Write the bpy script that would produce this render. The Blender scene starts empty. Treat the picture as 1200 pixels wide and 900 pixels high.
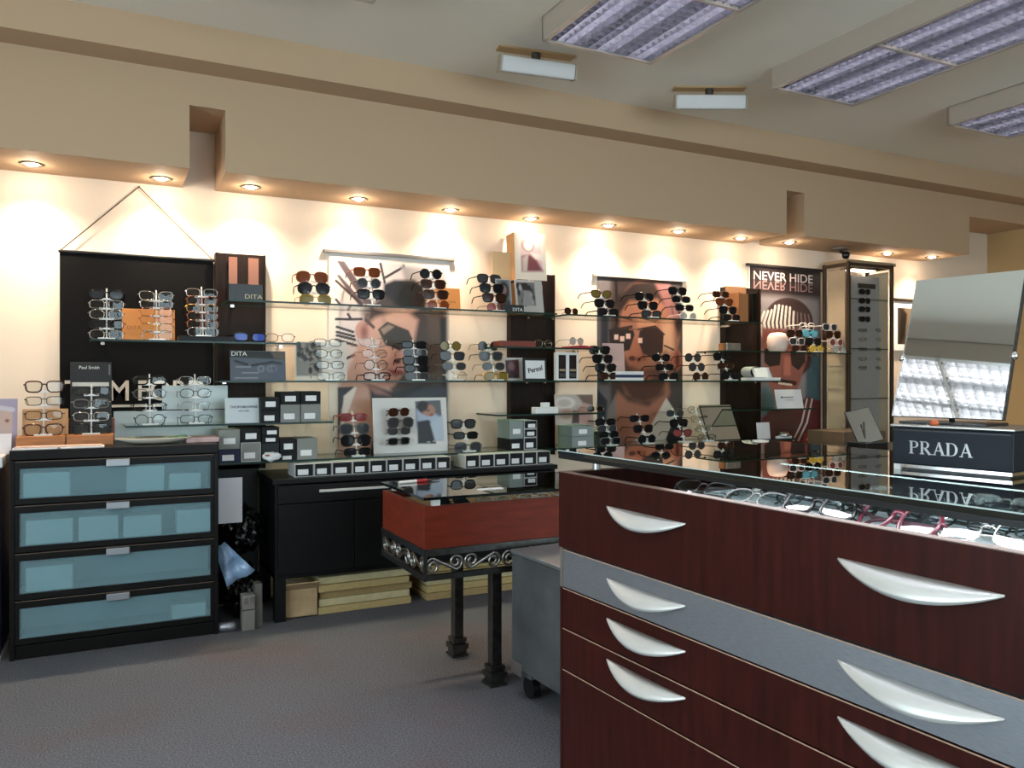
import bpy, bmesh, math, random
import numpy as np
from mathutils import Vector, Matrix

random.seed(7)
sc = bpy.context.scene
COL = sc.collection

# ------------------------------------------------------------------ camera
CAMZ, FPX, YAW = 1.133, 945.0, math.radians(26.69)
CY, SY = math.cos(YAW), math.sin(YAW)
cam_d = bpy.data.cameras.new('camera')
cam_d.sensor_fit = 'HORIZONTAL'; cam_d.sensor_width = 36.0
cam_d.lens = FPX / 1200 * 36.0
cam_d.shift_y = -4 / 1200
cam_d.clip_start = 0.02
cam = bpy.data.objects.new('camera', cam_d); COL.objects.link(cam)
cam.location = (0, 0, CAMZ); cam.rotation_euler = (math.radians(90), 0, -YAW)
sc.camera = cam

# ------------------------------------------------------------------ world, exposure
W = bpy.data.worlds.new('world'); sc.world = W; W.use_nodes = True
bg = W.node_tree.nodes['Background']
bg.inputs[0].default_value = (0.78, 0.88, 1.0, 1); bg.inputs[1].default_value = 5.4
sc.view_settings.view_transform = 'Standard'; sc.view_settings.look = 'None'
sc.view_settings.gamma = 1.0; sc.view_settings.use_curve_mapping = False
sc.view_settings.exposure = 0.78
sc.cycles.use_denoising = True
sc.cycles.max_bounces = 8; sc.cycles.transparent_max_bounces = 24
sc.cycles.sample_clamp_indirect = 4.0
SPOT_W, BEAM_W, TUBE_E, BULB_E, GLOW_W = 4.7, 5.6, 19.0, 45.0, .7
WARM = (1.0, 0.81, 0.60)

# ------------------------------------------------------------------ pixel helpers: a point on a known plane
def ray(u, v):
    a = (u - 600) / FPX; b = (446 - v) / FPX
    return SY + CY * a, CY - SY * a, b
def py(u, v, Y):
    dx, dy, b = ray(u, v); t = Y / dy
    return dx * t, CAMZ + b * t
def pz(u, v, Z):
    dx, dy, b = ray(u, v); t = (Z - CAMZ) / b
    return dx * t, dy * t
def px(u, Y): return py(u, 446, Y)[0]
def zz(u, v, Y): return py(u, v, Y)[1]

# ------------------------------------------------------------------ materials
def lin(c):
    if isinstance(c, str): c = tuple(int(c[i:i + 2], 16) / 255 for i in (0, 2, 4))
    return tuple(x / 12.92 if x <= .04045 else ((x + .055) / 1.055) ** 2.4 for x in c)
MC = {}
def mat(name, col, rough=.5, metal=0.0, noise=0.0, scale=30, spec=.5, bump=0.0, stretch=None, coat=0.0, emit=0.0):
    if name in MC: return MC[name]
    m = bpy.data.materials.new(name); m.use_nodes = True; MC[name] = m
    nt = m.node_tree; p = nt.nodes['Principled BSDF']; c = lin(col) + (1,)
    p.inputs['Base Color'].default_value = c; p.inputs['Roughness'].default_value = rough
    p.inputs['Metallic'].default_value = metal; p.inputs['Specular IOR Level'].default_value = spec
    p.inputs['Coat Weight'].default_value = coat
    if emit:
        p.inputs['Emission Color'].default_value = c; p.inputs['Emission Strength'].default_value = emit
    if noise or bump:
        tc = nt.nodes.new('ShaderNodeTexCoord'); mp = nt.nodes.new('ShaderNodeMapping')
        if stretch: mp.inputs['Scale'].default_value = stretch
        nz = nt.nodes.new('ShaderNodeTexNoise'); nz.inputs['Scale'].default_value = scale; nz.inputs['Detail'].default_value = 5
        nt.links.new(tc.outputs['Object'], mp.inputs[0]); nt.links.new(mp.outputs[0], nz.inputs['Vector'])
        if noise:
            mx = nt.nodes.new('ShaderNodeMix'); mx.data_type = 'RGBA'
            mx.inputs[6].default_value = tuple(x * (1 - noise) for x in c[:3]) + (1,)
            mx.inputs[7].default_value = tuple(min(1, x * (1 + noise)) for x in c[:3]) + (1,)
            cr = nt.nodes.new('ShaderNodeMapRange'); cr.inputs[1].default_value = .3; cr.inputs[2].default_value = .7
            nt.links.new(nz.outputs['Fac'], cr.inputs[0]); nt.links.new(cr.outputs[0], mx.inputs[0])
            nt.links.new(mx.outputs[2], p.inputs['Base Color'])
        if bump:
            bp = nt.nodes.new('ShaderNodeBump'); bp.inputs['Strength'].default_value = bump; bp.inputs['Distance'].default_value = .003
            nt.links.new(nz.outputs['Fac'], bp.inputs['Height']); nt.links.new(bp.outputs[0], p.inputs['Normal'])
    return m
def glass(name, tint, refl=1.0, rough=0.0, ior=1.5):
    """thin clear sheet: sees through, mirrors by Fresnel on the outer faces"""
    if name in MC: return MC[name]
    m = bpy.data.materials.new(name); m.use_nodes = True; MC[name] = m
    nt = m.node_tree; nt.nodes.clear(); N = nt.nodes.new; L = nt.links.new
    out = N('ShaderNodeOutputMaterial'); tr = N('ShaderNodeBsdfTransparent'); gl = N('ShaderNodeBsdfGlossy')
    tr.inputs[0].default_value = lin(tint) + (1,); gl.inputs['Roughness'].default_value = rough
    fr = N('ShaderNodeFresnel'); fr.inputs[0].default_value = ior
    ge = N('ShaderNodeNewGeometry'); iv = N('ShaderNodeMath'); iv.operation = 'SUBTRACT'; iv.inputs[0].default_value = 1
    L(ge.outputs['Backfacing'], iv.inputs[1])
    mu = N('ShaderNodeMath'); mu.operation = 'MULTIPLY'; L(fr.outputs[0], mu.inputs[0]); L(iv.outputs[0], mu.inputs[1])
    m2 = N('ShaderNodeMath'); m2.operation = 'MULTIPLY'; m2.use_clamp = True; m2.inputs[1].default_value = refl; L(mu.outputs[0], m2.inputs[0])
    mx = N('ShaderNodeMixShader'); L(m2.outputs[0], mx.inputs[0]); L(tr.outputs[0], mx.inputs[1]); L(gl.outputs[0], mx.inputs[2])
    L(mx.outputs[0], out.inputs[0]); return m
def emat(name, col, s):
    if name in MC: return MC[name]
    m = bpy.data.materials.new(name); m.use_nodes = True; MC[name] = m
    nt = m.node_tree; nt.nodes.clear(); e = nt.nodes.new('ShaderNodeEmission'); o = nt.nodes.new('ShaderNodeOutputMaterial')
    e.inputs[0].default_value = tuple(col) + (1,); e.inputs[1].default_value = s; nt.links.new(e.outputs[0], o.inputs[0]); return m
def artmat():
    if 'print' in MC: return MC['print']
    m = mat('print', 'ffffff', .45); nt = m.node_tree
    at = nt.nodes.new('ShaderNodeAttribute'); at.attribute_name = 'print'
    nt.links.new(at.outputs['Color'], nt.nodes['Principled BSDF'].inputs['Base Color']); return m

# ------------------------------------------------------------------ mesh building
class MB:
    def __init__(s): s.v = []; s.f = []; s.mi = []; s.m = Matrix.Identity(4); s.k = 0
    def add(s, vs, fs):
        o = len(s.v); s.v += [tuple(s.m @ Vector(p)) for p in vs]
        s.f += [tuple(i + o for i in f) for f in fs]; s.mi += [s.k] * len(fs); return s
    def box(s, x0, x1, y0, y1, z0, z1):
        return s.add([(x0, y0, z0), (x1, y0, z0), (x1, y1, z0), (x0, y1, z0), (x0, y0, z1), (x1, y0, z1), (x1, y1, z1), (x0, y1, z1)],
                     [(3, 2, 1, 0), (4, 5, 6, 7), (0, 1, 5, 4), (1, 2, 6, 5), (2, 3, 7, 6), (3, 0, 4, 7)])
    def tube(s, pts, r, n=6, closed=False, cap=True):
        P = [Vector(p) for p in pts]; R = r if isinstance(r, (list, tuple)) else [r] * len(P); vs = []; fs = []
        up = None; m = len(P)
        for i, p in enumerate(P):
            a = P[i - 1] if (i or closed) else p; b = P[(i + 1) % m] if (i < m - 1 or closed) else p
            t = (b - a).normalized()
            if up is None: up = t.orthogonal().normalized()
            x = up - t * up.dot(t); x = x.normalized() if x.length > 1e-6 else t.orthogonal().normalized(); up = x; y = t.cross(x)
            for j in range(n):
                w = 2 * math.pi * (j + .5) / n; vs.append(p + (x * math.cos(w) + y * math.sin(w)) * R[i])
        for i in range(m if closed else m - 1):
            i2 = (i + 1) % m
            for j in range(n): j2 = (j + 1) % n; fs.append((i * n + j, i * n + j2, i2 * n + j2, i2 * n + j))
        if cap and not closed: fs += [tuple(range(n))[::-1], tuple((m - 1) * n + j for j in range(n))]
        return s.add(vs, fs)
    def cyl(s, x, y, z0, z1, r, n=16, r1=None):
        return s.lathe([(r, z0), (r if r1 is None else r1, z1)], x, y, n, True)
    def lathe(s, prof, x=0, y=0, n=16, cap=True):
        vs = []; fs = []
        for r, z in prof:
            for j in range(n): w = 2 * math.pi * j / n; vs.append((x + r * math.cos(w), y + r * math.sin(w), z))
        for i in range(len(prof) - 1):
            for j in range(n): j2 = (j + 1) % n; fs.append((i * n + j, i * n + j2, (i + 1) * n + j2, (i + 1) * n + j))
        if cap: fs += [tuple(range(n))[::-1], tuple((len(prof) - 1) * n + j for j in range(n))]
        return s.add(vs, fs)
    def prism(s, poly, y0, y1):
        """poly in (x,z), counter-clockwise seen from -y, extruded along y"""
        n = len(poly); vs = [(x, y0, z) for x, z in poly] + [(x, y1, z) for x, z in poly]
        fs = [tuple(range(n)), tuple(range(2 * n - 1, n - 1, -1))] + [(i, i + n, (i + 1) % n + n, (i + 1) % n) for i in range(n)]
        return s.add(vs, fs)
    def mesh(s, name, mats, bevel=0, smooth=False):
        me = bpy.data.meshes.new(name); me.from_pydata(s.v, [], s.f)
        for m in (mats if isinstance(mats, (list, tuple)) else [mats]): me.materials.append(m)
        if max(s.mi or [0]): me.polygons.foreach_set('material_index', s.mi)
        if bevel:
            b = bmesh.new(); b.from_mesh(me)
            es = [e for e in b.edges if len(e.link_faces) == 2 and e.calc_face_angle(0) > .6]
            bmesh.ops.bevel(b, geom=es, offset=bevel, segments=2, affect='EDGES', profile=.5); b.to_mesh(me); b.free()
        if smooth: me.polygons.foreach_set('use_smooth', [True] * len(me.polygons))
        me.update(); return me
    def build(s, name, mats, parent=None, bevel=0, smooth=False, loc=None):
        return link(name, s.mesh(name, mats, bevel, smooth), parent, loc)
def link(name, me, parent=None, loc=None, rz=0):
    o = bpy.data.objects.new(name, me); COL.objects.link(o)
    if parent is not None: o.parent = parent
    if loc is not None: o.location = loc
    if rz: o.rotation_euler.z = rz
    return o
def tag(o, label, cat, group=None, kind=None):
    o['label'] = label; o['category'] = cat
    if group: o['group'] = group
    if kind: o['kind'] = kind
    return o
def thing(name, label, cat, loc=(0, 0, 0), rz=0, group=None):
    o = link(name, None, None, loc, rz); o.empty_display_size = .05
    return tag(o, label, cat, group)
def struct(o): o['kind'] = 'structure'; return o
def bx(name, m, parent, x0, x1, y0, y1, z0, z1, bevel=0):
    return MB().box(x0, x1, y0, y1, z0, z1).build(name, m, parent, bevel)
TXT = {}
def text(name, body, size, m, parent, x, y, z, extr=.0006, align='CENTER', sx=1.0, rz=0, flip=False, bold=0):
    """flat or raised lettering in the xz plane facing -y"""
    cu = bpy.data.curves.new('lettering', 'FONT'); cu.body = body; cu.size = 1; cu.extrude = extr / size; cu.align_x = align; cu.align_y = 'CENTER'
    cu.offset = bold; cu.resolution_u = 3
    o = bpy.data.objects.new('tmp', cu); COL.objects.link(o)
    me = bpy.data.meshes.new_from_object(o.evaluated_get(bpy.context.evaluated_depsgraph_get()))
    bpy.data.objects.remove(o); bpy.data.curves.remove(cu)
    me.transform(Matrix.Diagonal((size * sx, size * (-1 if flip else 1), size, 1))); me.transform(Matrix.Rotation(math.pi / 2, 4, 'X'))
    if flip: me.flip_normals()
    me.materials.clear(); me.materials.append(m); me.name = name
    return link(name, me, parent, (x, y, z), rz)

# ------------------------------------------------------------------ printed pictures: a fine coloured sheet
class Art:
    def __init__(s, x0, x1, z0, z1, bgc, Y=4.33, step=.0045):
        s.Y = Y; s.b = (x0, x1, z0, z1); s.nx = max(8, int((x1 - x0) / step)); s.nz = max(8, int((z1 - z0) / step))
        s.X, s.Z = np.meshgrid(np.linspace(x0, x1, s.nx), np.linspace(z0, z1, s.nz)); s.step = step
        s.c = np.ones(s.X.shape + (3,)) * np.array(lin(bgc))
    def pts(s, P): return np.array([py(u, v, s.Y) for u, v in P])
    def mix(s, m, col): s.c = s.c * (1 - m[..., None]) + np.array(lin(col)) * m[..., None]
    def poly(s, P, col, soft=.006, a=1.0, raw=False):
        Q = np.array(P, float) if raw else s.pts(P); ins = np.zeros(s.X.shape, bool); d = np.full(s.X.shape, 1e9)
        for i in range(len(Q)):
            ax, az = Q[i]; bx_, bz = Q[(i + 1) % len(Q)]
            with np.errstate(divide='ignore', invalid='ignore'):
                ins ^= ((az > s.Z) != (bz > s.Z)) & (s.X < (bx_ - ax) * (s.Z - az) / (bz - az + 1e-12) + ax)
            ex, ez = bx_ - ax, bz - az; t = np.clip(((s.X - ax) * ex + (s.Z - az) * ez) / (ex * ex + ez * ez + 1e-12), 0, 1)
            d = np.minimum(d, np.hypot(s.X - ax - t * ex, s.Z - az - t * ez))
        sd = np.where(ins, d, -d); s.mix(np.clip(sd / soft + .5, 0, 1) * a, col); return s
    def ell(s, u, v, ru, rv, col, soft=.006, a=1.0, rot=0, raw=False):
        if raw: x, z, rx, rz = u, v, ru, rv
        else:
            x, z = py(u, v, s.Y); rx = abs(py(u + ru, v, s.Y)[0] - x); rz = abs(py(u, v + rv, s.Y)[1] - z)
        dx, dz = s.X - x, s.Z - z; cr, sr = math.cos(rot), math.sin(rot); dx, dz = dx * cr + dz * sr, -dx * sr + dz * cr
        e = np.hypot(dx / rx, dz / rz); s.mix(np.clip((1 - e) * min(rx, rz) / soft + .5, 0, 1) * a, col); return s
    def line(s, P, w, col, soft=.003, a=1.0):
        Q = s.pts(P); d = np.full(s.X.shape, 1e9)
        for (ax, az), (bx_, bz) in zip(Q[:-1], Q[1:]):
            ex, ez = bx_ - ax, bz - az; t = np.clip(((s.X - ax) * ex + (s.Z - az) * ez) / (ex * ex + ez * ez + 1e-12), 0, 1)
            d = np.minimum(d, np.hypot(s.X - ax - t * ex, s.Z - az - t * ez))
        s.mix(np.clip((w - d) / soft + .5, 0, 1) * a, col); return s
    def build(s, name, parent, ox, oy, oz):
        """parent sits at (ox, ., oz); the sheet hangs at local y=oy"""
        n = s.nx * s.nz; co = np.stack([s.X - ox, np.full(s.X.shape, oy), s.Z - oz], -1).reshape(-1, 3)
        i = np.arange(s.nx - 1)[None, :] + np.arange(s.nz - 1)[:, None] * s.nx; i = i.reshape(-1)
        f = np.stack([i, i + 1, i + 1 + s.nx, i + s.nx], -1)
        me = bpy.data.meshes.new(name); me.from_pydata(co.tolist(), [], f.tolist())
        ca = me.color_attributes.new('print', 'FLOAT_COLOR', 'POINT')
        ca.data.foreach_set('color', np.concatenate([(lambda q: q * .8 + q.mean(1, keepdims=True) * .2)((s.c.reshape(-1, 3) ** 1.12) * .84), np.ones((n, 1))], 1).astype(np.float32).ravel())
        me.materials.append(artmat()); return link(name, me, parent)

# ------------------------------------------------------------------ material set
WALLP = mat('cream wall paint', 'e6d1bc', .75, bump=.05, scale=180)
SOFP = mat('beige soffit paint', 'bd9f80', .75, bump=.05, scale=180)
CEILP = mat('ceiling paint', 'f1e8d9', .85, bump=.04, scale=160)
CARPET = mat('grey carpet', '5d5e63', .95, noise=.5, scale=170, spec=.1, bump=.5)
def carpet_warm_light():  # broad noise patches paint the halogens' warm light into the carpet colour
    nt = CARPET.node_tree; p = nt.nodes['Principled BSDF']; src = p.inputs['Base Color'].links[0].from_socket
    n2 = nt.nodes.new('ShaderNodeTexNoise'); n2.inputs['Scale'].default_value = 1.6; n2.inputs['Detail'].default_value = 3
    tc = nt.nodes.new('ShaderNodeTexCoord'); nt.links.new(tc.outputs['Object'], n2.inputs['Vector'])
    mr = nt.nodes.new('ShaderNodeMapRange'); mr.inputs[1].default_value = .5; mr.inputs[2].default_value = .68; nt.links.new(n2.outputs['Fac'], mr.inputs[0])
    mx = nt.nodes.new('ShaderNodeMix'); mx.data_type = 'RGBA'; mx.blend_type = 'MULTIPLY'; mx.inputs[7].default_value = (1.05, .86, .80, 1)
    nt.links.new(mr.outputs[0], mx.inputs[0]); nt.links.new(src, mx.inputs[6]); nt.links.new(mx.outputs[2], p.inputs['Base Color'])
carpet_warm_light()
BLACKBROWN = mat('black brown veneer', '0b0807', .4, noise=.25, scale=14, stretch=(1, 1, 6), spec=.22)
BLACKWOOD = mat('black cabinet', '09090a', .45, noise=.15, scale=20, spec=.25)
MAHOG = mat('dark mahogany veneer', '330f0a', .42, noise=.35, scale=9, stretch=(7, 7, .7), spec=.18)
CHERRY = mat('red cherry wood', '6b2411', .45, spec=.3, noise=.25, scale=8, stretch=(1, 1, 5))
COLW = mat('dark wenge panel', '1c110c', .5, noise=.3, scale=9, stretch=(8, 8, .8), spec=.15)
TAN = mat('tan leather', '9a6238', .5, noise=.2, scale=10)
EDGE = mat('pale wood edge band', '6d564c', .6)
STEEL = mat('brushed steel', '9a9ca2', .45, .85, noise=.12, scale=60, stretch=(1, 1, 14))
SATIN = mat('satin aluminium', 'd4d4d2', .3, 1.0)
IRON = mat('gunmetal iron', '6c6a67', .35, 1.0, noise=.2, scale=40)
CHROME = mat('chrome', 'd8d8d8', .12, 1.0)
BLACKP = mat('black plastic', '0d0d0f', .35)
WHITEP = mat('white plastic', 'ece8e4', .4)
PAPER = mat('white paper', 'e9e7e6', .7)
GREYBOX = mat('grey card box', '85857f', .7)
BLACKBOX = mat('black card box', '151516', .6, spec=.25)
CHARBOX = mat('charcoal card box', '26292b', .6, spec=.3)
NAVYBOX = mat('navy card box', '12173a', .5, spec=.3)
PALEBOX = mat('pale card sleeve', 'b9b7b4', .6)
CREAMBOX = mat('cream card box', 'd8c9b8', .6)
GREYBOX2 = mat('grey green card box', '828b86', .6)
ORANGE = mat('orange card', 'dc8a3c', .55)
ACRYL = mat('clear acrylic', 'dcdcda', .15, coat=.5)
LETTER = mat('grey ink', '3c3c40', .5)
LETTERW = mat('white ink', 'e8e4de', .5)
GLASS = glass('clear shelf glass', 'eef7f2', 1.1)
GEDGE = mat('green glass edge', '0c2e24', .3, spec=.3)
TOPGLASS = glass('counter glass', 'b4bfbc', 1.5)
DEDGE = mat('dark glass edge', '0d1615', .12, coat=.6)
LENSC = glass('clear lens', 'eef0ee', .8)
LENST = glass('tray lens', 'dfe8ec', 2.2)
MIRROR = mat('mirror silver', 'e4e6e4', .015, 1.0)
FROST = mat('frosted blue glass', 'b4d2da', .3, coat=.3)
def frost():
    nt = FROST.node_tree; p = nt.nodes['Principled BSDF']; o = nt.nodes['Material Output']
    tr = nt.nodes.new('ShaderNodeBsdfTransparent'); tr.inputs[0].default_value = lin('d8e6e9') + (1,)
    mx = nt.nodes.new('ShaderNodeMixShader'); mx.inputs[0].default_value = .76
    nt.links.new(p.outputs[0], mx.inputs[1]); nt.links.new(tr.outputs[0], mx.inputs[2]); nt.links.new(mx.outputs[0], o.inputs[0])
frost()
# ================================================================== large structure
WY, SF, UF = 4.35, 3.937, 3.765          # wall, soffit front, upper cornice front
SZ, NZ, CZ0, CEZ = 2.099, 2.387, 2.536, 2.69
RX0, RX1, RY0 = -2.6, 6.75, -2.6
struct(bx('floor', CARPET, None, RX0, RX1, RY0, WY, -.05, 0))
struct(bx('ceiling', CEILP, None, RX0, RX1, RY0, WY, CEZ, CEZ + .08))
struct(bx('wall_back', WALLP, None, RX0 - .1, RX1 + .1, WY, WY + .1, 0, CEZ))
m = MB()
for a in ((RY0, -1.8, 0, CEZ), (2.2, WY, 0, CEZ), (-1.8, 2.2, 0, .5), (-1.8, 2.2, 2.1, CEZ)): m.box(RX0 - .1, RX0, a[0], a[1], a[2], a[3])
struct(m.build('wall_left', WALLP))
m = MB()
for y in (-1.8, -.5, .84, 2.14): m.box(RX0 - .08, RX0 - .02, y, y + .06, .5, 2.1)
m.box(RX0 - .08, RX0 - .02, -1.8, 2.2, .5, .56).box(RX0 - .08, RX0 - .02, -1.8, 2.2, 2.04, 2.1)
wl = struct(m.build('window_2', STEEL))
bx('window_pane', glass('shop window glass', 'f4faf8', 1.0), wl, RX0 - .052, RX0 - .048, -1.74, 2.14, .56, 2.04)
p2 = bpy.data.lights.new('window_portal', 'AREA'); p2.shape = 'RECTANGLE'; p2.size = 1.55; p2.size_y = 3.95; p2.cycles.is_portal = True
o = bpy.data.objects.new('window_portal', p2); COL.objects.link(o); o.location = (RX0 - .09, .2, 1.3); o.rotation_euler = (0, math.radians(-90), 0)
struct(bx('wall_right', mat('tan wall paint', 'b99a6c', .75), None, RX1, RX1 + .1, RY0, WY, 0, CEZ))
m = MB()
for a in ((RX0 - .1, .2, 0, CEZ), (4.4, RX1 + .1, 0, CEZ), (.2, 4.4, 0, .6), (.2, 4.4, 2.3, CEZ)): m.box(a[0], a[1], RY0 - .1, RY0, a[2], a[3])
struct(m.build('wall_front', WALLP))
m = MB()
for x in (.2, 1.57, 2.94, 4.34): m.box(x, x + .06, RY0 - .08, RY0 - .02, .6, 2.3)
m.box(.2, 4.4, RY0 - .08, RY0 - .02, .6, .66).box(.2, 4.4, RY0 - .08, RY0 - .02, 2.24, 2.3)
wf = struct(m.build('window_1', STEEL))
bx('window_pane', glass('shop window glass', 'f4faf8', 1.0), wf, .26, 4.34, RY0 - .052, RY0 - .048, .66, 2.24)
pl = bpy.data.lights.new('window_portal', 'AREA'); pl.shape = 'RECTANGLE'; pl.size = 4.1; pl.size_y = 1.6; pl.cycles.is_portal = True
po = bpy.data.objects.new('window_portal', pl); COL.objects.link(po); po.location = (2.3, RY0 - .09, 1.45); po.rotation_euler = (math.radians(90), 0, 0)
# stepped cornice, bulkhead and the three lowered soffit boxes with slots between them
struct(bx('trim_1', SOFP, None, RX0, RX1, UF, WY, CZ0, CEZ))
struct(bx('trim_2', SOFP, None, RX0, RX1, SF, WY, NZ, CZ0))
for i, (a, b) in enumerate(((RX0, .337), (.492, 4.007), (4.165, 5.893))): struct(bx('trim_%d' % (i + 3), SOFP, None, a, b, SF, WY, SZ, NZ))

# ================================================================== lamps
def lamp_light(name, parent, kind, energy, col, **kw):
    l = bpy.data.lights.new(name, kind); l.energy = energy; l.color = col
    for k, v in kw.items(): setattr(l, k, v)
    o = bpy.data.objects.new(name, l); COL.objects.link(o); o.parent = parent; return o
DL = [(37, 192), (189, 209), (294, 219), (420, 233), (528, 246), (622, 256), (713, 264), (795, 271), (868, 279), (925, 284), (1040, 297), (1092, 301)]
ORD = ['first', 'second', 'third', 'fourth', 'fifth', 'sixth', 'seventh', 'eighth', 'ninth', 'tenth', 'eleventh', 'twelfth', 'thirteenth', 'fourteenth', 'fifteenth', 'sixteenth']
ring = MB().lathe([(.048, 0), (.05, -.004), (.043, -.006), (.036, -.002), (.034, .03)], 0, 0, 20, False).mesh('trim_ring', mat('brushed nickel', '8a7f70', .35, 1.0), smooth=True)
bulb = MB().lathe([(.001, -.010), (.016, -.009), (.026, -.003), (.03, .004)], 0, 0, 16, False).mesh('bulb', emat('halogen bulb', (1, .86, .66), BULB_E), smooth=True)
for i, (u, v) in enumerate(DL):
    x, y = pz(u, v, SZ)
    t = thing('recessed_downlight', 'lit recessed halogen downlight in the soffit, %s from the left' % ORD[i], 'downlight', (x, y, SZ), 0, 'soffit downlights')
    link('trim_ring', ring, t); link('bulb', bulb, t)
    o = lamp_light('halogen_wash', t, 'SPOT', SPOT_W * 3.2, WARM, spot_size=math.radians(122), spot_blend=.65, shadow_soft_size=.02); o.location = (0, 0, -.014)
    o = lamp_light('halogen_beam', t, 'SPOT', BEAM_W * 3.2, WARM, spot_size=math.radians(78), spot_blend=.95, shadow_soft_size=.02); o.location = (0, 0, -.014)
    o.rotation_euler = (math.radians(12), 0, 0)
    o = lamp_light('halogen_glow', t, 'POINT', GLOW_W, WARM, shadow_soft_size=.02); o.location = (0, 0, -.035)

# fluorescent fixtures with louvres
LW, LL = .57, 1.19
m = MB()
for k in range(14): x = -LW / 2 + .02 + k * (LW - .04) / 13; m.box(x - .0012, x + .0012, -LL / 2 + .02, LL / 2 - .02, .004, .05)
for k in range(28): y = -LL / 2 + .02 + k * (LL - .04) / 27; m.box(-LW / 2 + .02, LW / 2 - .02, y - .0012, y + .0012, .004, .05)
LOUV = m.mesh('louver', mat('satin louvre metal', '8f8c96', .4, .5))
m = MB(); h = .102
m.box(-LW / 2, -LW / 2 + .012, -LL / 2, LL / 2, 0, h).box(LW / 2 - .012, LW / 2, -LL / 2, LL / 2, 0, h)
m.box(-LW / 2, LW / 2, -LL / 2, -LL / 2 + .012, 0, h).box(-LW / 2, LW / 2, LL / 2 - .012, LL / 2, 0, h).box(-LW / 2, LW / 2, -LL / 2, LL / 2, h - .006, h)
m.box(-LW / 2, LW / 2, -.004, .004, 0, .03)
HOUS = m.mesh('housing', mat('beige fixture enamel', 'b3a598', .55))
m = MB()
m.box(-LW / 2 + .0, -LW / 2 + .022, -LL / 2, LL / 2, -.004, 0).box(LW / 2 - .022, LW / 2, -LL / 2, LL / 2, -.004, 0)
m.box(-LW / 2, LW / 2, -LL / 2, -LL / 2 + .022, -.004, 0).box(-LW / 2, LW / 2, LL / 2 - .022, LL / 2, -.004, 0).box(-LW / 2, LW / 2, -.006, .006, -.004, 0)
RIM = m.mesh('rim', mat('pale rim', 'cfcac6', .35, .6))
TUBE = emat('fluorescent tube', (.93, .95, 1.0), TUBE_E)
TUB = MB().tube([(0, -LL / 2 + .03, 0), (0, LL / 2 - .03, 0)], .013, 10).mesh('tube', TUBE)
REFL = MB()
for k in range(3):
    x0 = -LW / 2 + .012 + k * .182
    REFL.add([(x0 + .182 * j / 6, y, .095 - .05 * abs(j / 3 - 1) ** 2) for y in (-LL / 2 + .012, LL / 2 - .012) for j in range(7)], [(j, j + 1, j + 8, j + 7) for j in range(6)])
REFL = REFL.mesh('reflector', mat('fixture reflector', 'c9c9d2', .3, 1.0))
names = {(1, 1): 'leftmost in view', (2, 1): 'long one above the counter', (3, 1): 'small far one at the right edge', (0, 1): 'beyond the left edge of view'}
FX = [(-.675, 1.75), (.635, 2.425), (1.949, 2.43), (3.246, 2.41), (4.56, 2.395), (.635, 1.23), (1.949, 1.23), (3.246, 1.21)]
FL = ['ceiling fluorescent fixture seen only in the tilted display mirror', 'louvred ceiling fixture whose corner touches the top edge at left',
      'nearest louvred ceiling fixture, between the two white bar lamps', 'longest louvred ceiling fixture, over the glass counter', 'smallest louvred ceiling fixture at the right edge',
      'louvred fixture behind the top left corner fixture', 'louvred fixture nearer than the middle ceiling fixture', 'nearer half of the light row over the glass counter']
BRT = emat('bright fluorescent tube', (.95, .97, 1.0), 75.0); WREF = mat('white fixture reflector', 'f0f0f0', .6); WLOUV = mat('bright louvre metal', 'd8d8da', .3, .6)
for (x, y), lb in zip(FX, FL):
    t = thing('fluorescent_fixture', lb, 'ceiling light', (x, y, 2.588), 0, 'louvred ceiling fixtures')
    link('housing', HOUS, t); link('rim', RIM, t); link('reflector', REFL, t); o = link('louver', LOUV, t); o['kind'] = 'stuff'
    for k in (-1, 0, 1):
        q = link('tube', TUB, t, (k * .182, 0, .078))
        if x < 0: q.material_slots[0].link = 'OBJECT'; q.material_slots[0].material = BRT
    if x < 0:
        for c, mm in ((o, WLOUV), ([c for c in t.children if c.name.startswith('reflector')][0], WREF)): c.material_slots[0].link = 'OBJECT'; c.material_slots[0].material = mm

# two small white bar lamps under the ceiling
for u, v, rz, lb in ((628, 61, -8, 'white bar lamp on the ceiling left of the nearest louvred fixture'), (831, 103, -26, 'white bar lamp on the ceiling between two louvred fixtures')):
    x, y = pz(u, v, CEZ)
    t = thing('bar_lamp', lb, 'lamp', (x, y, CEZ), math.radians(rz), 'white bar lamps')
    m = MB().box(-.19, .19, -.03, .03, -.009, 0); m.build('mounting_plate', mat('tan plate', 'b08e66', .5), t)
    MB().cyl(0, 0, -.045, -.009, .022, 12).build('swivel', IRON, t)
    m = MB(); m.m = Matrix.Translation((0, -.02, -.083)) @ Matrix.Rotation(math.radians(15), 4, 'X'); m.box(-.185, .185, -.028, .028, -.036, .036)
    m.build('lamp_body', mat('white lamp housing', 'cdc8c6', .5), t, bevel=.008)
    m = MB(); m.m = Matrix.Translation((0, -.02, -.083)) @ Matrix.Rotation(math.radians(15), 4, 'X'); M0 = m.m
    for a in (-.19, .185): m = MB(); m.m = M0; m.box(a, a + .005, -.03, .03, -.038, .038).build('end_cap', mat('beige cap', 'a89a88', .5), t)
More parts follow.
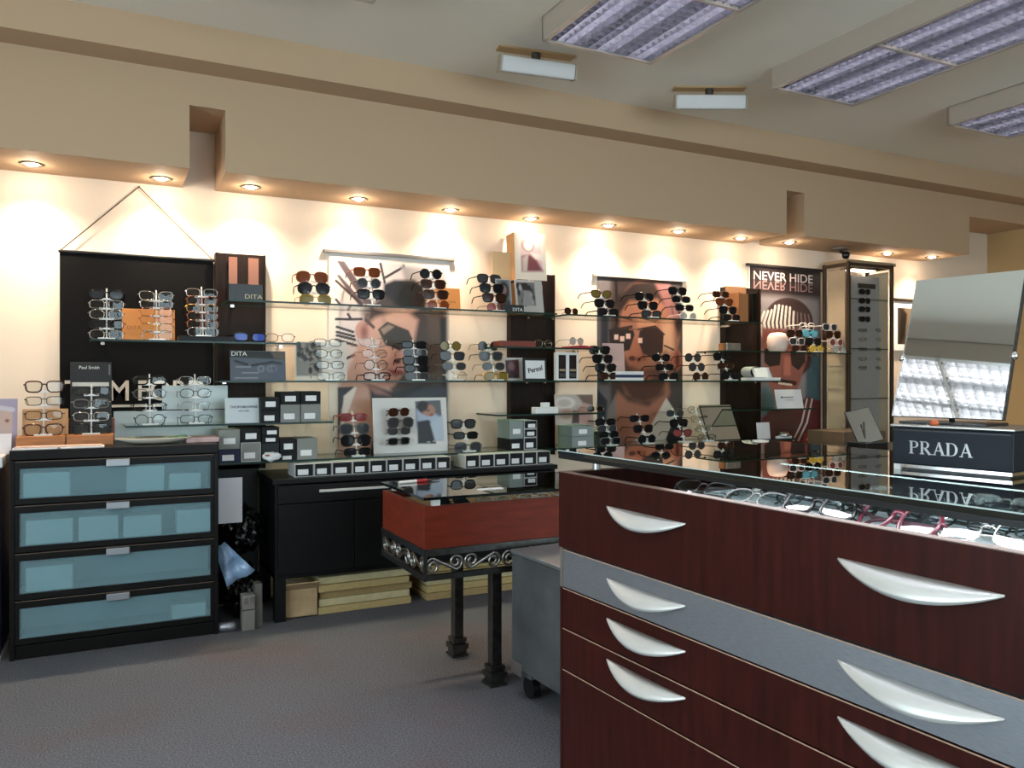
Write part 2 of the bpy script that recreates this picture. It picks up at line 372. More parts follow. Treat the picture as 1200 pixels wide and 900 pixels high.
# small camera dome under the right soffit
x, y = pz(984, 291, SZ)
t = thing('security_camera', 'small black security camera under the right soffit box', 'camera', (x, y, SZ))
MB().lathe([(.07, 0), (.07, -.012), (.05, -.018)], 0, 0, 16).build('base_plate', mat('grey plate', '6d6156', .5), t)
MB().tube([(0, 0, -.018), (.02, -.02, -.04)], .012, 8).build('arm', BLACKP, t)
m = MB(); m.m = Matrix.Translation((.03, -.03, -.05)); m.lathe([(.001, -.03), (.02, -.026), (.028, -.01), (.028, .012), (.015, .022)], 0, 0, 12).build('camera_head', BLACKP, t, smooth=True)

# ================================================================== chest of drawers
X0, X1, YF, YB, H = -.35, .447, 3.81, 4.30, .85
t = thing('chest_of_drawers', 'black brown chest of four frosted glass drawers on the left', 'chest', ((X0 + X1) / 2, (YF + YB) / 2, 0))
hw, y0, y1 = (X1 - X0) / 2, YF - (YF + YB) / 2, YB - (YF + YB) / 2
m = MB().box(-hw, -hw + .018, y0, y1, 0, H - .04).box(hw - .018, hw, y0, y1, 0, H - .04).box(-hw, hw, y1 - .012, y1, .05, H - .04)
m.box(-hw + .018, hw - .018, y0 + .01, y1, 0, .055); m.build('carcass', BLACKBROWN, t, bevel=.002)
bx('top_board', BLACKBROWN, t, -hw, hw, y0 - .004, y1, H - .04, H, .003)
zt = [H - .045, H * (1 - .264), H * (1 - .492), H * (1 - .718), .058]
GRIP = mat('pewter grip', 'a6a8ae', .4, .9)
for i in range(4):
    a, b = zt[i + 1] + .004, zt[i] - (0 if i == 0 else .001); fw = .03
    m = MB(); f0, f1 = y0 - .002, y0 + .016; w = hw - .019
    m.box(-w, w, f0, f1, b - fw, b).box(-w, w, f0, f1, a, a + fw * .8).box(-w, -w + fw * .5, f0, f1, a + fw * .8, b - fw).box(w - fw * .5, w, f0, f1, a + fw * .8, b - fw)
    d = m.build('drawer', BLACKBROWN, t, bevel=.0015)
    bx('glass_pane', FROST, d, -w + fw * .5, w - fw * .5, y0 + .004, y0 + .008, a + fw * .8, b - fw)
    bx('drawer_box', mat('drawer interior', '8fa6ad', .8), d, -w + .01, w - .01, y0 + .15, y0 + .16, a + .02, b - .03)
    bx('drawer_bottom', MC['drawer interior'], d, -w + .01, w - .01, y0 + .02, y0 + .149, a + .02, a + .025)
    bx('front_edge', mat('brown edge', '6e5a4c', .4), d, -w, w, f0 - .0006, f0, b - .0025, b)  # thin lighter brown line along the top of the drawer front
    bx('handle', GRIP, d, -.005 - .045, -.005 + .045, y0 - .022, f0, b - .034, b - .004, .003)
# pale cases seen dimly through the panes
for k, (i, xa, xb, hh, lb) in enumerate(((0, .02, .19, .10, 'left end of the top drawer'), (0, .40, .55, .11, 'middle of the top drawer'), (0, .57, .70, .07, 'right end of the top drawer'),
        (1, .03, .20, .10, 'left end of the second drawer'), (1, .22, .37, .10, 'left of centre in the second drawer'), (1, .39, .54, .09, 'right of centre in the second drawer'), (1, .60, .74, .10, 'right end of the second drawer'),
        (2, .03, .20, .10, 'left end of the third drawer'), (3, .58, .72, .06, 'right end of the bottom drawer'))):
    z = zt[i + 1] + .03; bm = mat('pale case', 'f4f4f0', .6)
    o = bx('storage_case', bm, None, 0, xb - xa, 0, .12, 0, hh, .004); o.location = (X0 + .025 + xa, YF + .012, z)
    tag(o, 'pale case showing through frosted glass at the ' + lb, 'case', 'cases in the frosted drawers')

# ================================================================== black sideboard along the wall
SX0, SX1, SYF, SH = .702, 2.204, 3.86, .671
t = thing('sideboard', 'black wall sideboard with white bar handles behind the small table', 'sideboard', (SX0, SYF, 0))
w = SX1 - SX0; dp = .44
bx('top_board', BLACKWOOD, t, -.012, w + .012, -.012, dp, SH - .024, SH, .002)
m = MB().box(0, .02, 0, dp, .20, SH - .024).box(w - .02, w, 0, dp, .20, SH - .024).box(0, w, dp - .012, dp, .2, SH - .024).box(0, w, .004, dp, .2, .222).box(w / 2 - .01, w / 2 + .01, .004, dp, .222, SH - .024)
m.build('carcass', BLACKWOOD, t)
for x in (0, w - .05):
    for y in (0, dp - .05): bx('leg', BLACKWOOD, t, x, x + .05, y, y + .05, 0, .20)
for j in range(2):
    a = .012 + j * w / 2; b = a + w / 2 - .024
    d = bx('drawer', BLACKWOOD, t, a, b, -.016, .002, .556, SH - .03, .0015)
    hx = (a + b) / 2
    m = MB().box(hx - .177, hx + .177, -.045, -.036, .605, .616).box(hx - .165, hx - .155, -.036, -.016, .607, .614).box(hx + .155, hx + .165, -.036, -.016, .607, .614)
    m.build('handle', mat('white bar metal', 'd9d7d4', .4, .3), d)
    for (p, q) in ((a, (a + b) / 2 - .002), ((a + b) / 2 + .002, b)): bx('door', BLACKWOOD, t, p, q, -.016, .002, .224, .552, .0015)
# dark end panel in the gap between chest and sideboard
o = bx('back_board', mat('black melamine', '0b0b0d', .6), None, 0, .25, 0, .02, 0, .70); o.location = (.45, 4.305, 0)
tag(o, 'black board behind the bin bags beside the chest of drawers', 'board')

# things stored under the sideboard
CARD = mat('kraft cardboard', 'b79a74', .8, noise=.12, scale=18)
xa, xb = px(332, 3.9), px(373, 3.9)
SIDE = t
t = thing('carton', 'small brown cardboard carton under the left end of the black sideboard', 'carton', (xa, 3.9, 0))
m = MB(); q = xb - xa; m.box(0, q, 0, .006, 0, .135).box(0, q, .2, .206, 0, .135).box(0, .005, 0, .206, 0, .135).box(q - .005, q, 0, .206, 0, .135).box(0, q, 0, .206, 0, .005); m.build('walls', CARD, t)
m = MB(); m.m = Matrix.Translation((0, 0, .135)) @ Matrix.Rotation(math.radians(-35), 4, 'X'); m.box(.004, q - .004, -.07, 0, 0, .004); m.build('flap', CARD, t)
SLAB = [mat('yellow stacked stock', 'b7a06c', .7, noise=.15, scale=30, stretch=(1, 1, 9)), mat('straw stacked stock', 'a48c5e', .7, noise=.15, scale=30, stretch=(1, 1, 9)), mat('cream stacked stock', 'c6b98f', .7, noise=.1, scale=30)]
lev = ['lowest', 'second', 'third', 'fourth', 'topmost']
for (ua, ub, nm) in ((373, 482, 'left stack'), (500, 612, 'right stack')):
    xa, xb = px(ua, 3.9), px(ub, 3.9)
    for k in range(5):
        o = bx('sample_board', SLAB[(k * 2 + (ua > 400)) % 3], None, 0, xb - xa - .01 * (k % 2), 0, .34, 0, .034, .003)
        o.location = (xa + .006 * (k % 3), 3.90 + .012 * ((k * 7) % 3), k * .0355)
        tag(o, 'straw coloured board under the black sideboard, %s in the %s' % (lev[k], nm), 'board', 'boards under the sideboard')

# ================================================================== small cherry table on a scrolled iron base
TX, TW, TY0, TY1 = .995, 1.20, 2.66, 3.14
t = thing('display_table', 'small cherry display table on a scrolled iron base with glass top', 'table', (TX, TY0, 0))
D = TY1 - TY0; ZTAB = .691; zb, z0, z1, zg = .429, .54, .691, .723
m = MB().box(0, TW, 0, .018, z0, z1).box(0, TW, D - .018, D, z0, z1).box(0, .018, .018, D - .018, z0, z1).box(TW - .018, TW, .018, D - .018, z0, z1).box(.018, TW - .018, .018, D - .018, z0, z0 + .02)
m.build('wooden_tray', CHERRY, t, bevel=.0015)
bx('tray_lining', mat('tan felt', 'b28a66', .9), t, .018, TW - .018, .018, D - .018, z0 + .08, z1 - .03)
m = MB(); e = .012
for a, b in ((zb, zb + .02), (z0 - .024, z0 - .0005)): m.box(-.004, TW + .004, -.004, e, a, b).box(-.004, TW + .004, D - e, D + .004, a, b).box(-.004, e, e, D - e, a, b).box(TW - e, TW + .004, e, D - e, a, b)
for x in (-.002, TW - .01):
    for y in (-.002, D - .01): m.box(x, x + .012, y, y + .012, zb + .02, z0 - .024)
m.build('apron_frame', IRON, t)
m = MB().box(.02, TW - .02, .02, D - .02, z0 - .012, z0 - .001); m.build('base_panel', mat('dark iron panel', '2a2928', .5, .6), t)
def spiral(c, r0, turns, s, up, n=22):
    return [(c[0] + s * r0 * (1 - .75 * i / n) * math.cos(up + turns * 2 * math.pi * i / n), c[1] + r0 * (1 - .75 * i / n) * math.sin(up + turns * 2 * math.pi * i / n)) for i in range(n + 1)]
def scroll(L, h):
    """S shape: curl low on the left, diagonal, curl high on the right"""
    r = min(h * .42, L * .26); n = 26; A = []; B = []
    for i in range(n + 1):
        q = i / n; rr = r * (1 - .72 * (1 - q)); w = math.radians(90) + 1.45 * 2 * math.pi * (1 - q)
        A.append((r * 1.1 + rr * math.cos(w), r * 1.02 + rr * math.sin(w)))
    B = [(L - x, h - z) for x, z in A][::-1]
    return A + B
hz = z0 - .024 - zb - .02
def scrolls(n, L, mk):
    for k in range(n):
        p = scroll(L, hz)
        if k % 2: p = [(x, hz - z) for x, z in p]
        mk(k * L, p)
n1 = 8; L1 = TW / n1
scrolls(n1, L1, lambda o, p: MB().tube([(o + x, .004, zb + .02 + z) for x, z in p], .0055, 6).build('scroll', mat('polished iron', 'a3a09a', .3, 1.0), t, smooth=True))
n2 = 3; L2 = D / n2
scrolls(n2, L2, lambda o, p: MB().tube([(.004, D - o - x, zb + .02 + z) for x, z in p], .0055, 6).build('scroll', MC['polished iron'], t, smooth=True))
for x in (.30, TW - .30):
    for y in (.06, D - .06):
        m = MB().box(x - .02, x + .02, y - .02, y + .02, .075, zb)
        l = m.build('leg', IRON, t, bevel=.002)
        MB().box(x - .03, x + .03, y - .03, y + .03, .06, .075).box(x - .036, x + .036, y - .036, y + .036, .03, .052).box(x - .026, x + .026, y - .026, y + .026, .052, .06).box(x - .03, x + .03, y - .03, y + .03, .012, .03).box(x - .036, x + .036, y - .036, y + .036, 0, .012).build('foot', IRON, l, bevel=.002)
bx('stretcher', IRON, t, .28, TW - .28, D / 2 - .02, D / 2 + .02, zb - .012, zb)
g = MB().box(-.005, TW + .02, -.005, D + .01, zg - .01, zg); g.f, top = g.f, None
o = g.build('glass_top', [TOPGLASS, DEDGE], t)
for p, pg in enumerate(o.data.polygons): pg.material_index = 0 if abs(pg.normal.z) > .5 else 1
for x in (.03, TW - .05):
    for y in (.012, D - .03): bx('glass_support', ACRYL, t, x, x + .03, y - .008, y + .008, z1, zg - .01)

# ================================================================== grey box on castors, in front of the table
cdir = Vector((-.0548, .9985, 0)); cang = math.atan2(.0548, .9985)     # counter runs this way (rotation about z)
BX, BY = 1.305, 2.60
t = thing('rolling_trunk', 'grey metal trunk on castors between the small table and the counter', 'trunk', (BX, BY, 0), cang)
GALV = mat('scuffed zinc', '74787a', .5, .75, noise=.3, scale=5)
bx('trunk_body', GALV, t, 0, .46, -.62, 0, .105, .51, .006)
bx('trunk_lid', mat('zinc lid', '8d9294', .45, .7, noise=.12, scale=9), t, -.004, .465, -.625, .004, .511, .526, .004)
for x in (.05, .41):
    for y in (-.06, -.56):
        c = MB().box(x - .022, x + .022, y - .03, y + .03, .075, .105).build('castor_bracket', STEEL, t)
        m = MB(); m.m = Matrix.Translation((x, y, .038)) @ Matrix.Rotation(math.pi / 2, 4, 'Y'); m.cyl(0, 0, -.014, .014, .038, 16); m.build('castor_wheel', BLACKP, t)
bx('corner_plate', SATIN, t, -.003, .0, -.075, -.002, .085, .13)

# ================================================================== glass counter with drawers
CX_, CYY = .952, 1.648
t = thing('display_counter', 'dark mahogany glass topped display counter with steel band and bow handles', 'counter', (CX_, CYY, 0), cang)
# local: x to the right (away from the drawer fronts), -y towards the camera
CL, CD = 1.75, .64; ZT, ZS1, ZS0, ZD1, ZD2 = .918, .743, .65, .556, .46
m = MB().box(0, .02, -CL, 0, ZS1, ZT).box(CD - .02, CD, -CL, 0, ZS1, ZT).box(.02, CD - .02, -.02, 0, ZS1, ZT).box(.02, CD - .02, -CL, -CL + .02, ZS1, ZT).box(.02, CD - .02, -CL + .02, -.02, ZS1, ZS1 + .02)
m.build('case_frame', MAHOG, t)
m = MB().box(-.0005, .0205, -CL, .0005, ZT, ZT + .0015).box(CD - .02, CD, -CL, 0, ZT, ZT + .0015).box(.02, CD - .02, -.02, .0005, ZT, ZT + .0015); m.build('rim_edge', EDGE, t)
bx('case_floor', mat('case floor veneer', '6b4434', .5), t, .02, CD - .02, -CL + .02, -.02, ZS1 + .02, ZT - .065)
m = MB().box(.012, CD - .012, -CL, -.012, .06, ZS1 - .0005).box(.05, CD - .05, -CL, -.05, 0, .06); m.build('carcass', mat('carcass brown', '2c130c', .4), t)
bx('end_panel', mat('steel end strip', '9a9088', .4, .7), t, .003, .02, -.012, -.001, ZS0, ZS1 - .002)
bx('end_panel', MAHOG, t, .003, CD - .01, -.012, -.001, .06, ZS0 - .002)
for nm, a, b, mm in (('drawer', ZS0, ZS1 - .003, STEEL), ('drawer', ZD1, ZS0, MAHOG), ('drawer', ZD2, ZD1, MAHOG), ('drawer', .07, ZD2, MAHOG)):
    d = bx('drawer', mm, t, .001, .012, -CL, -.0165, a + .002, b - .001)
    bx('front_edge', mat('bright seam', 'b09078', .4), d, .0002, .001, -CL, -.0165, b - .003, b - .001)
    if b > .5:
        pass
def bow(parent, sc0, zc):
    """satin half moon pull: straight back edge on the drawer, shell bulging out and down"""
    L = .247; n = 22; vs = []; fs = []
    for i in range(n + 1):
        q = i / n; y = -(sc0 + L * q); w = max(.02, math.sin(math.pi * q)) ** .8
        vs += [(-.0005, y, zc + .012), (-.014 * w, y, zc + .012 - .006 * w), (-.029 * w - .001, y, zc + .012 - .026 * w), (-.027 * w - .001, y, zc + .010 - .031 * w), (-.0005, y, zc + .010 - .010 * w)]
    for i in range(n):
        for j in range(5): fs.append((i * 5 + j, i * 5 + (j + 1) % 5, i * 5 + 5 + (j + 1) % 5, i * 5 + 5 + j))
    fs += [(4, 3, 2, 1, 0), tuple(n * 5 + j for j in range(5))]
    return MB().add(vs, fs).build('handle', mat('satin nickel handle', 'dedcd8', .35, .45), parent, smooth=True)
ds = [c for c in t.children if c.name.startswith('drawer')]
for sc0, in ((.19,), (.776,)):
    fr = [c for c in t.children if c.name.startswith('case_frame')][0]
    bow(fr, sc0, .852)
    bow(ds[0], sc0, .697); bow(ds[1], sc0, .611); bow(ds[2], sc0, .523)
# tray with bright white lining, steel posts, glass top with a strip lamp under its front edge
TZ = .902
bx('tray_lining', mat('white tray lining', 'e8ecee', .6), t, .022, CD - .03, -CL + .03, -.34, ZT - .06, TZ)
for (x, y) in ((.10, -.012), (.55, -.012), (.10, -CL + .05), (.55, -CL + .05)): MB().cyl(x, y, ZT + .0015, .957, .009, 14).build('glass_post', SATIN, t)
GT0, GT1 = .957, .968
o = MB().box(.012, CD + .045, -CL, .022, GT0, GT1).build('glass_top', [TOPGLASS, DEDGE], t)
for p, pg in enumerate(o.data.polygons): pg.material_index = 0 if abs(pg.normal.z) > .5 else 1
bx('lamp_profile', BLACKP, t, .012, .03, -CL, .02, GT0 - .009, GT0 - .0005)
bx('glass_edge_trim', mat('bright glass arris', 'cfe0dc', .15, .3), t, .0105, .012, -CL, .022, GT1 - .002, GT1)
SLM = emat('tray strip lamp', (.88, .95, 1.0), 15.0)
bx('lamp_profile', BLACKP, t, .335, .365, -CL + .04, -.36, GT0 - .003, GT0 - .0005)  # cover over the added middle strip
bx('strip_lamp', SLM, t, .34, .36, -CL + .04, -.36, GT0 - .006, GT0 - .0032)  # second strip, added only to brighten the tray lining
bx('strip_lamp', SLM, t, .032, .046, -CL + .04, -.36, GT0 - .006, GT0 - .003)
COUNTER = t
# ================================================================== wall columns, shelves
ZM, ZU, ZL = 1.133, 1.518, .745
def column(x0, x1, lb, z0=.68, top=1.78):
    t = thing('wall_column', lb, 'panel', ((x0 + x1) / 2, WY, z0), 0, 'dark shelf columns'); w = (x1 - x0) / 2
    bx('back_panel', COLW, t, -w, w, -.045, -.001, 0, top - z0, .002)
    for s in (-1, 1): bx('side_rail', COLW, t, s * w - .012 * (s > 0), s * w + .012 * (s < 0), -.056, -.045, 0, top - z0, .001)
    return t
cl_ = column(.49, .735, 'dark wenge shelf column on the wall behind the black framed chest shelves')
column(2.15, 2.455, 'dark wenge shelf column between the two large portrait posters')
column(3.80, 4.125, 'dark wenge shelf column beside the striped headwear poster')
# two rose strips on the left column
for k, (a, b) in enumerate(((268, 278), (291, 303))):
    xa, xb = px(a, 4.29), px(b, 4.29); z0, z1 = zz(285, 336, 4.29), zz(285, 302, 4.29)
    o = bx('metal_strip', mat('rose strip', '7d5444', .45, .2), None, 0, xb - xa, -.006, 0, 0, z1 - z0); o.location = (xa, WY - .056, z0)
    tag(o, 'rose coloured upright strip, %s of two on the left wall column' % ('left' if k == 0 else 'right'), 'strip')

def shelf(x0, x1, z, lb, yf=4.0, yb=4.285, grp='glass wall shelves'):
    t = thing('glass_shelf', lb, 'shelf', ((x0 + x1) / 2, yb, z), 0, grp); w = (x1 - x0) / 2
    o = MB().box(-w, w, yf - yb, 0, -.0095, 0).build('glass_pane', [GLASS, GEDGE], t)
    for pg in o.data.polygons: pg.material_index = 0 if abs(pg.normal.z) > .5 else 1
    for x in (-w + .05, w - .05):
        MB().box(x - .008, x + .008, -.03, .064, -.016, -.0096).build('bracket', CHROME, t)
    return t
YS = 4.0
shelf(px(268, YS), px(653, YS), ZU, 'upper glass shelf on the left, over the man in profile poster')
shelf(px(665, YS), px(893, YS), ZU - .001, 'upper glass shelf on the right, across the bearded man poster')
shelf(px(258, YS), px(651, YS), ZM, 'eye level glass shelf on the left, below the angular sunglasses poster')
shelf(px(655, YS), px(924, YS), ZM, 'eye level glass shelf on the right, carrying the open white booklet')
shelf(px(257, YS), px(648, YS), ZL, 'long lowest glass shelf just above the black sideboard')
shelf(px(652, YS), px(932, YS), ZL, 'lowest glass shelf on the right, behind the glass counter')
shelf(px(105, YS), px(353, YS), 1.318, 'glass shelf over the black lettered board')
shelf(px(147, YS), px(391, YS), .93, 'glass shelf just above the chest of drawers')
shelf(px(585, YS), px(707, YS), 1.322, 'short glass shelf carrying the red cases')
shelf(px(583, YS), px(709, YS), .945, 'short glass shelf carrying the white card stand, on the middle column')
shelf(px(850, YS), px(998, YS), 1.328, 'short glass shelf with colourful sunglasses before the striped headwear poster')
shelf(px(866, YS), px(958, YS), .945, 'short glass shelf holding the white name card on the right column')

# ================================================================== posters
def poster(u0, v0, u1, v1, lb, bgc, fn, rail=None, Y=4.335, nm='poster'):
    x0, x1 = px(u0, Y), px(u1, Y); um = (u0 + u1) / 2; z1 = zz(um, v0, Y); z0 = zz(um, v1, Y)
    t = thing(nm, lb, 'poster', ((x0 + x1) / 2, WY, z0)); w = (x1 - x0) / 2
    bx('backing', PAPER, t, -w, w, -.012, -.001, 0, z1 - z0)
    A = Art(x0, x1, z0, z1, bgc, Y); fn(A); A.build('printed_picture', t, (x0 + x1) / 2, -.0126, z0)
    if rail:
        bx('top_rail', rail, t, -w - .03, w + .03, -.024, -.001, z1 - z0, z1 - z0 + .018, .002)
    return t
def fn1(A):
    P, E, L = A.poly, A.ell, A.line
    P([(385, 295), (398, 295), (396, 540), (385, 540)], 'efe3d6', .004)
    P([(385, 296), (530, 306), (530, 314), (385, 304)], 'efe3d6', .004)
    P([(523, 300), (530, 300), (530, 540), (523, 540)], 'e8d8c8', .004)
    for a in (((394, 305), (404, 306), (438, 356), (428, 357)), ((394, 322), (398, 322), (428, 356), (420, 357))): P(a, '5f4f55')
    for a, b in (((394, 329), (424, 357)), ((446, 309), (451, 331)), ((452, 325), (471, 314)), ((473, 311), (478, 328)), ((394, 374), (424, 374)), ((395, 383), (414, 389)), ((395, 389), (415, 394)), ((395, 393), (416, 398)), ((394, 398), (418, 405)), ((394, 351), (398, 356)), ((408, 368), (411, 373)), ((396, 425), (415, 416)), ((415, 416), (425, 423))): L([a, b], .007, '3a2b2e')
    P([(470, 312), (523, 312), (523, 345), (475, 330)], 'a8a0a0', .03)
    P([(425, 365), (478, 358), (523, 372), (523, 530), (480, 530), (440, 480)], '4a372d', .05)              # dark right background
    P([(500, 360), (523, 360), (523, 470), (508, 470)], '5a4638', .04); P([(516, 372), (523, 372), (523, 470), (519, 470)], '17120f', .02)
    P([(436, 364), (470, 358), (490, 375), (486, 398), (478, 412), (472, 428), (470, 440), (458, 455), (462, 480), (430, 540), (396, 540), (396, 455), (404, 440), (418, 410), (424, 385)], 'cf9d8a', .03)   # face and neck
    P([(436, 364), (474, 360), (480, 380), (455, 378)], 'd3a48c', .04)
    P([(455, 420), (480, 400), (482, 424), (474, 426), (478, 433), (470, 440), (462, 452), (440, 452)], 'c38a7c', .03)
    E(425, 388, 8.5, 12, 'c98f7f', .01); E(427, 389, 4, 8, '9c5f55', .02)
    P([(450, 333), (462, 328), (486, 328), (496, 335), (500, 352), (498, 364), (470, 362), (448, 360)], '120d0c', .02)   # hair
    P([(434, 358), (450, 345), (470, 362), (440, 372), (430, 380)], '4b3833', .03)
    P([(428, 371), (440, 383), (438, 386), (427, 376)], '5c463e', .004)
    P([(443, 386), (454, 377), (479, 387), (484, 398), (470, 408), (452, 405)], '3d3226', .006)           # lens
    P([(446, 386), (455, 380), (462, 383), (450, 392)], 'a08872', .012)
    P([(452, 403), (470, 407), (484, 399), (486, 402), (468, 411)], '1c1513', .005)
    E(466, 423, 4, 3, '4a221d', .01); P([(454, 433), (470, 434), (476, 438), (462, 441)], '8a3f3d', .012)
    P([(396, 454), (416, 453), (406, 465), (400, 480), (396, 530)], '252832', .006); P([(403, 464), (416, 453), (418, 455), (402, 500), (398, 520)], 'e8dcd8', .01)
    P([(432, 450), (462, 460), (490, 452), (523, 455), (523, 540), (430, 540), (440, 505)], '1d1f28', .02); P([(475, 466), (500, 452), (523, 452), (523, 530), (480, 530)], '3c4250', .03)
    P([(425, 448), (446, 456), (458, 464), (440, 462)], 'a06a62', .02)
t = poster(386, 301, 527, 536, 'large poster of a man in profile wearing angular sunglasses', 'd9cbca', fn1, mat('grey rail', '77716c', .4, .5))
def fn2(A):
    P, E, L = A.poly, A.ell, A.line
    P([(700, 326), (716, 328), (716, 520), (700, 520)], '6d6568', .03); P([(704, 370), (714, 370), (713, 450), (704, 450)], '2c2c38', .03)
    L([(722, 330), (724, 370)], .012, '1a1113')
    P([(740, 326), (800, 330), (800, 520), (770, 520)], '4f4442', .04)
    E(757, 395, 37, 68, 'a5684c', .02)                                           # head
    P([(722, 395), (726, 360), (742, 345), (770, 340), (790, 352), (797, 395), (792, 425), (783, 452), (766, 470), (748, 472), (733, 462), (724, 430)], 'a86c50', .02)
    P([(716, 395), (724, 348), (742, 332), (772, 328), (794, 340), (800, 380), (795, 395), (786, 362), (770, 350), (752, 352), (738, 352), (728, 366), (724, 400)], '33211c', .03)
    P([(768, 332), (785, 332), (792, 360), (800, 372), (786, 376), (776, 350)], '9c6664', .03)
    P([(775, 380), (788, 372), (790, 410), (776, 415)], 'd09a72', .05); P([(745, 372), (772, 372), (768, 384), (748, 384)], 'c98a62', .03)
    P([(722, 420), (733, 420), (748, 436), (768, 430), (780, 412), (786, 440), (774, 466), (756, 474), (740, 470), (726, 450)], '5b3325', .06)   # beard
    E(753, 440, 14, 5, '7a4534', .03); E(752, 443, 11, 2.6, 'a35e4a', .012)
    P([(742, 395), (752, 395), (756, 420), (750, 428), (738, 428), (735, 420)], 'a8613f', .03); L([(752, 400), (755, 420)], .01, '7c4028', .02); E(741, 420, 4, 3, '4d2418', .012); E(749, 421, 3, 2, '5d2d20', .012)
    P([(714, 388), (741, 383), (744, 392), (738, 410), (726, 413), (715, 405)], '2b1512', .006)            # left lens
    P([(750, 386), (768, 383), (778, 392), (777, 412), (768, 422), (754, 414), (748, 400)], '3a1b14', .006)
    for a in ((722, 395), (729, 397), (736, 394), (750, 399)): P([(a[0] - 2, a[1] - 3), (a[0] + 3, a[1] - 3), (a[0] + 3, a[1] + 3), (a[0] - 2, a[1] + 3)], 'e2b9a8', .004)
    L([(738, 386), (752, 386)], .006, '8a5a3a'); L([(714, 387), (741, 382)], .005, '2a1712'); L([(748, 386), (768, 382), (779, 392)], .005, '2a1712'); L([(779, 405), (790, 410)], .006, '1d1210')
    E(794, 422, 5, 13, 'a55a3c', .01); E(794, 422, 2.5, 8, '6e3322', .012)
    P([(724, 458), (736, 470), (760, 476), (778, 462), (782, 440), (786, 460), (768, 500), (750, 520), (722, 520), (716, 480)], 'a5664a', .03)
    P([(740, 520), (762, 500), (781, 466), (790, 480), (795, 500), (785, 520)], 'c9bdb2', .012); P([(714, 478), (722, 462), (722, 500), (716, 520), (708, 520)], '7d7470', .012)
    P([(792, 486), (800, 470), (800, 520), (778, 520)], '22201f', .012); P([(700, 455), (712, 470), (708, 520), (700, 520)], '20283a', .02)
t = poster(700, 327, 800, 536, 'large poster of a bearded man in dark aviator sunglasses', '4a3632', fn2, mat('white rail', 'd8ccbc', .5))
def fn3(A):
    P, E, L = A.poly, A.ell, A.line
    P([(878, 312), (962, 318), (962, 356), (878, 352)], '3a2a2c', .006)
    P([(880, 345), (962, 350), (962, 520), (930, 520), (905, 400), (890, 400)], '8d8486', .05)
    P([(945, 420), (962, 410), (962, 520), (944, 520)], '48656f', .03); P([(893, 455), (905, 450), (908, 480), (893, 490)], '567a82', .03)
    E(925, 377, 28, 28, '4a3432', .01)
    for k in range(13):
        u = 892 + 4.6 * k; L([(u + 2, 394 - .2 * k), (u - 1 + k * .25, 378), (u + 4 - .3 * k, 362 - abs(k - 4) * -.9 - (4 if 2 < k < 8 else 0))], .0105 if k < 9 else .007, 'ded2c4' if k < 9 else '8b6f68')
    P([(893, 384), (945, 386), (950, 410), (893, 408)], '8c4b3e', .02); P([(945, 385), (953, 385), (950, 430), (940, 440)], '4a2a26', .02)
    P([(896, 402), (944, 404), (946, 420), (938, 448), (928, 470), (910, 470), (901, 450), (895, 425)], '98584a', .02)
    P([(896, 408), (916, 412), (914, 428), (902, 430), (896, 424)], '30201f', .006); P([(926, 413), (944, 413), (944, 424), (936, 434), (928, 428)], '3a2624', .006)
    L([(908, 446), (932, 449)], .016, '4c1f1c'); L([(913, 449), (928, 451)], .007, 'e0cbb8')
    P([(920, 418), (926, 418), (927, 440), (918, 440)], 'b86a55', .02)
    P([(893, 490), (908, 478), (930, 480), (945, 465), (962, 470), (962, 520), (893, 520)], '6d2025', .02); P([(900, 480), (930, 478), (940, 500), (925, 520), (900, 520)], '5e2f2b', .03)
    for d in (0, 6): L([(946 + d, 468), (940 + d, 495), (930 + d, 516)], .008, 'd9c6bb')
    P([(943, 508), (962, 506), (962, 520), (941, 520)], 'b01f22', .006); L([(945, 516), (951, 510), (953, 515), (960, 510)], .005, 'e8a9a0')
t = poster(879, 315, 962, 536, 'poster of a man in striped white headwear and dark sunglasses', '85797a', fn3, mat('dark rail', '2b2120', .5), Y=4.335)
xm, zm = py(920, 330, 4.32); z3 = t.location.z
PINKW = mat('pale pink ink', 'e5cfc8', .5); DPINK = mat('dim pink ink', '8d6f6c', .5)
for dz, im, fl in ((.030, PINKW, False), (-.030, DPINK, True)):
    text('lettering', 'NEVER', .088, im, t, xm - t.location.x + .028, -.0145, zm - z3 + dz, align='RIGHT', sx=1.22, bold=.003, flip=fl)
    text('lettering', 'HIDE', .088, im, t, xm - t.location.x + .055, -.0145, zm - z3 + dz, align='LEFT', sx=1.22, bold=.003, flip=fl)
# pale rounded headband shape of the poster stands as print on the same sheet is covered by a display vase
x, z = py(911, 409, 4.12)
t = thing('display_form', 'pale pink rounded display form on the short shelf by the colourful sunglasses', 'display form', (px(911, 4.14), 4.14, 1.328))
MB().lathe([(.03, 0), (.052, .003), (.066, .03), (.072, .07), (.066, .105), (.052, .128), (.035, .134)], 0, 0, 20).build('body', mat('pale pink ceramic', 'e0c4b6', .45), t, smooth=True)

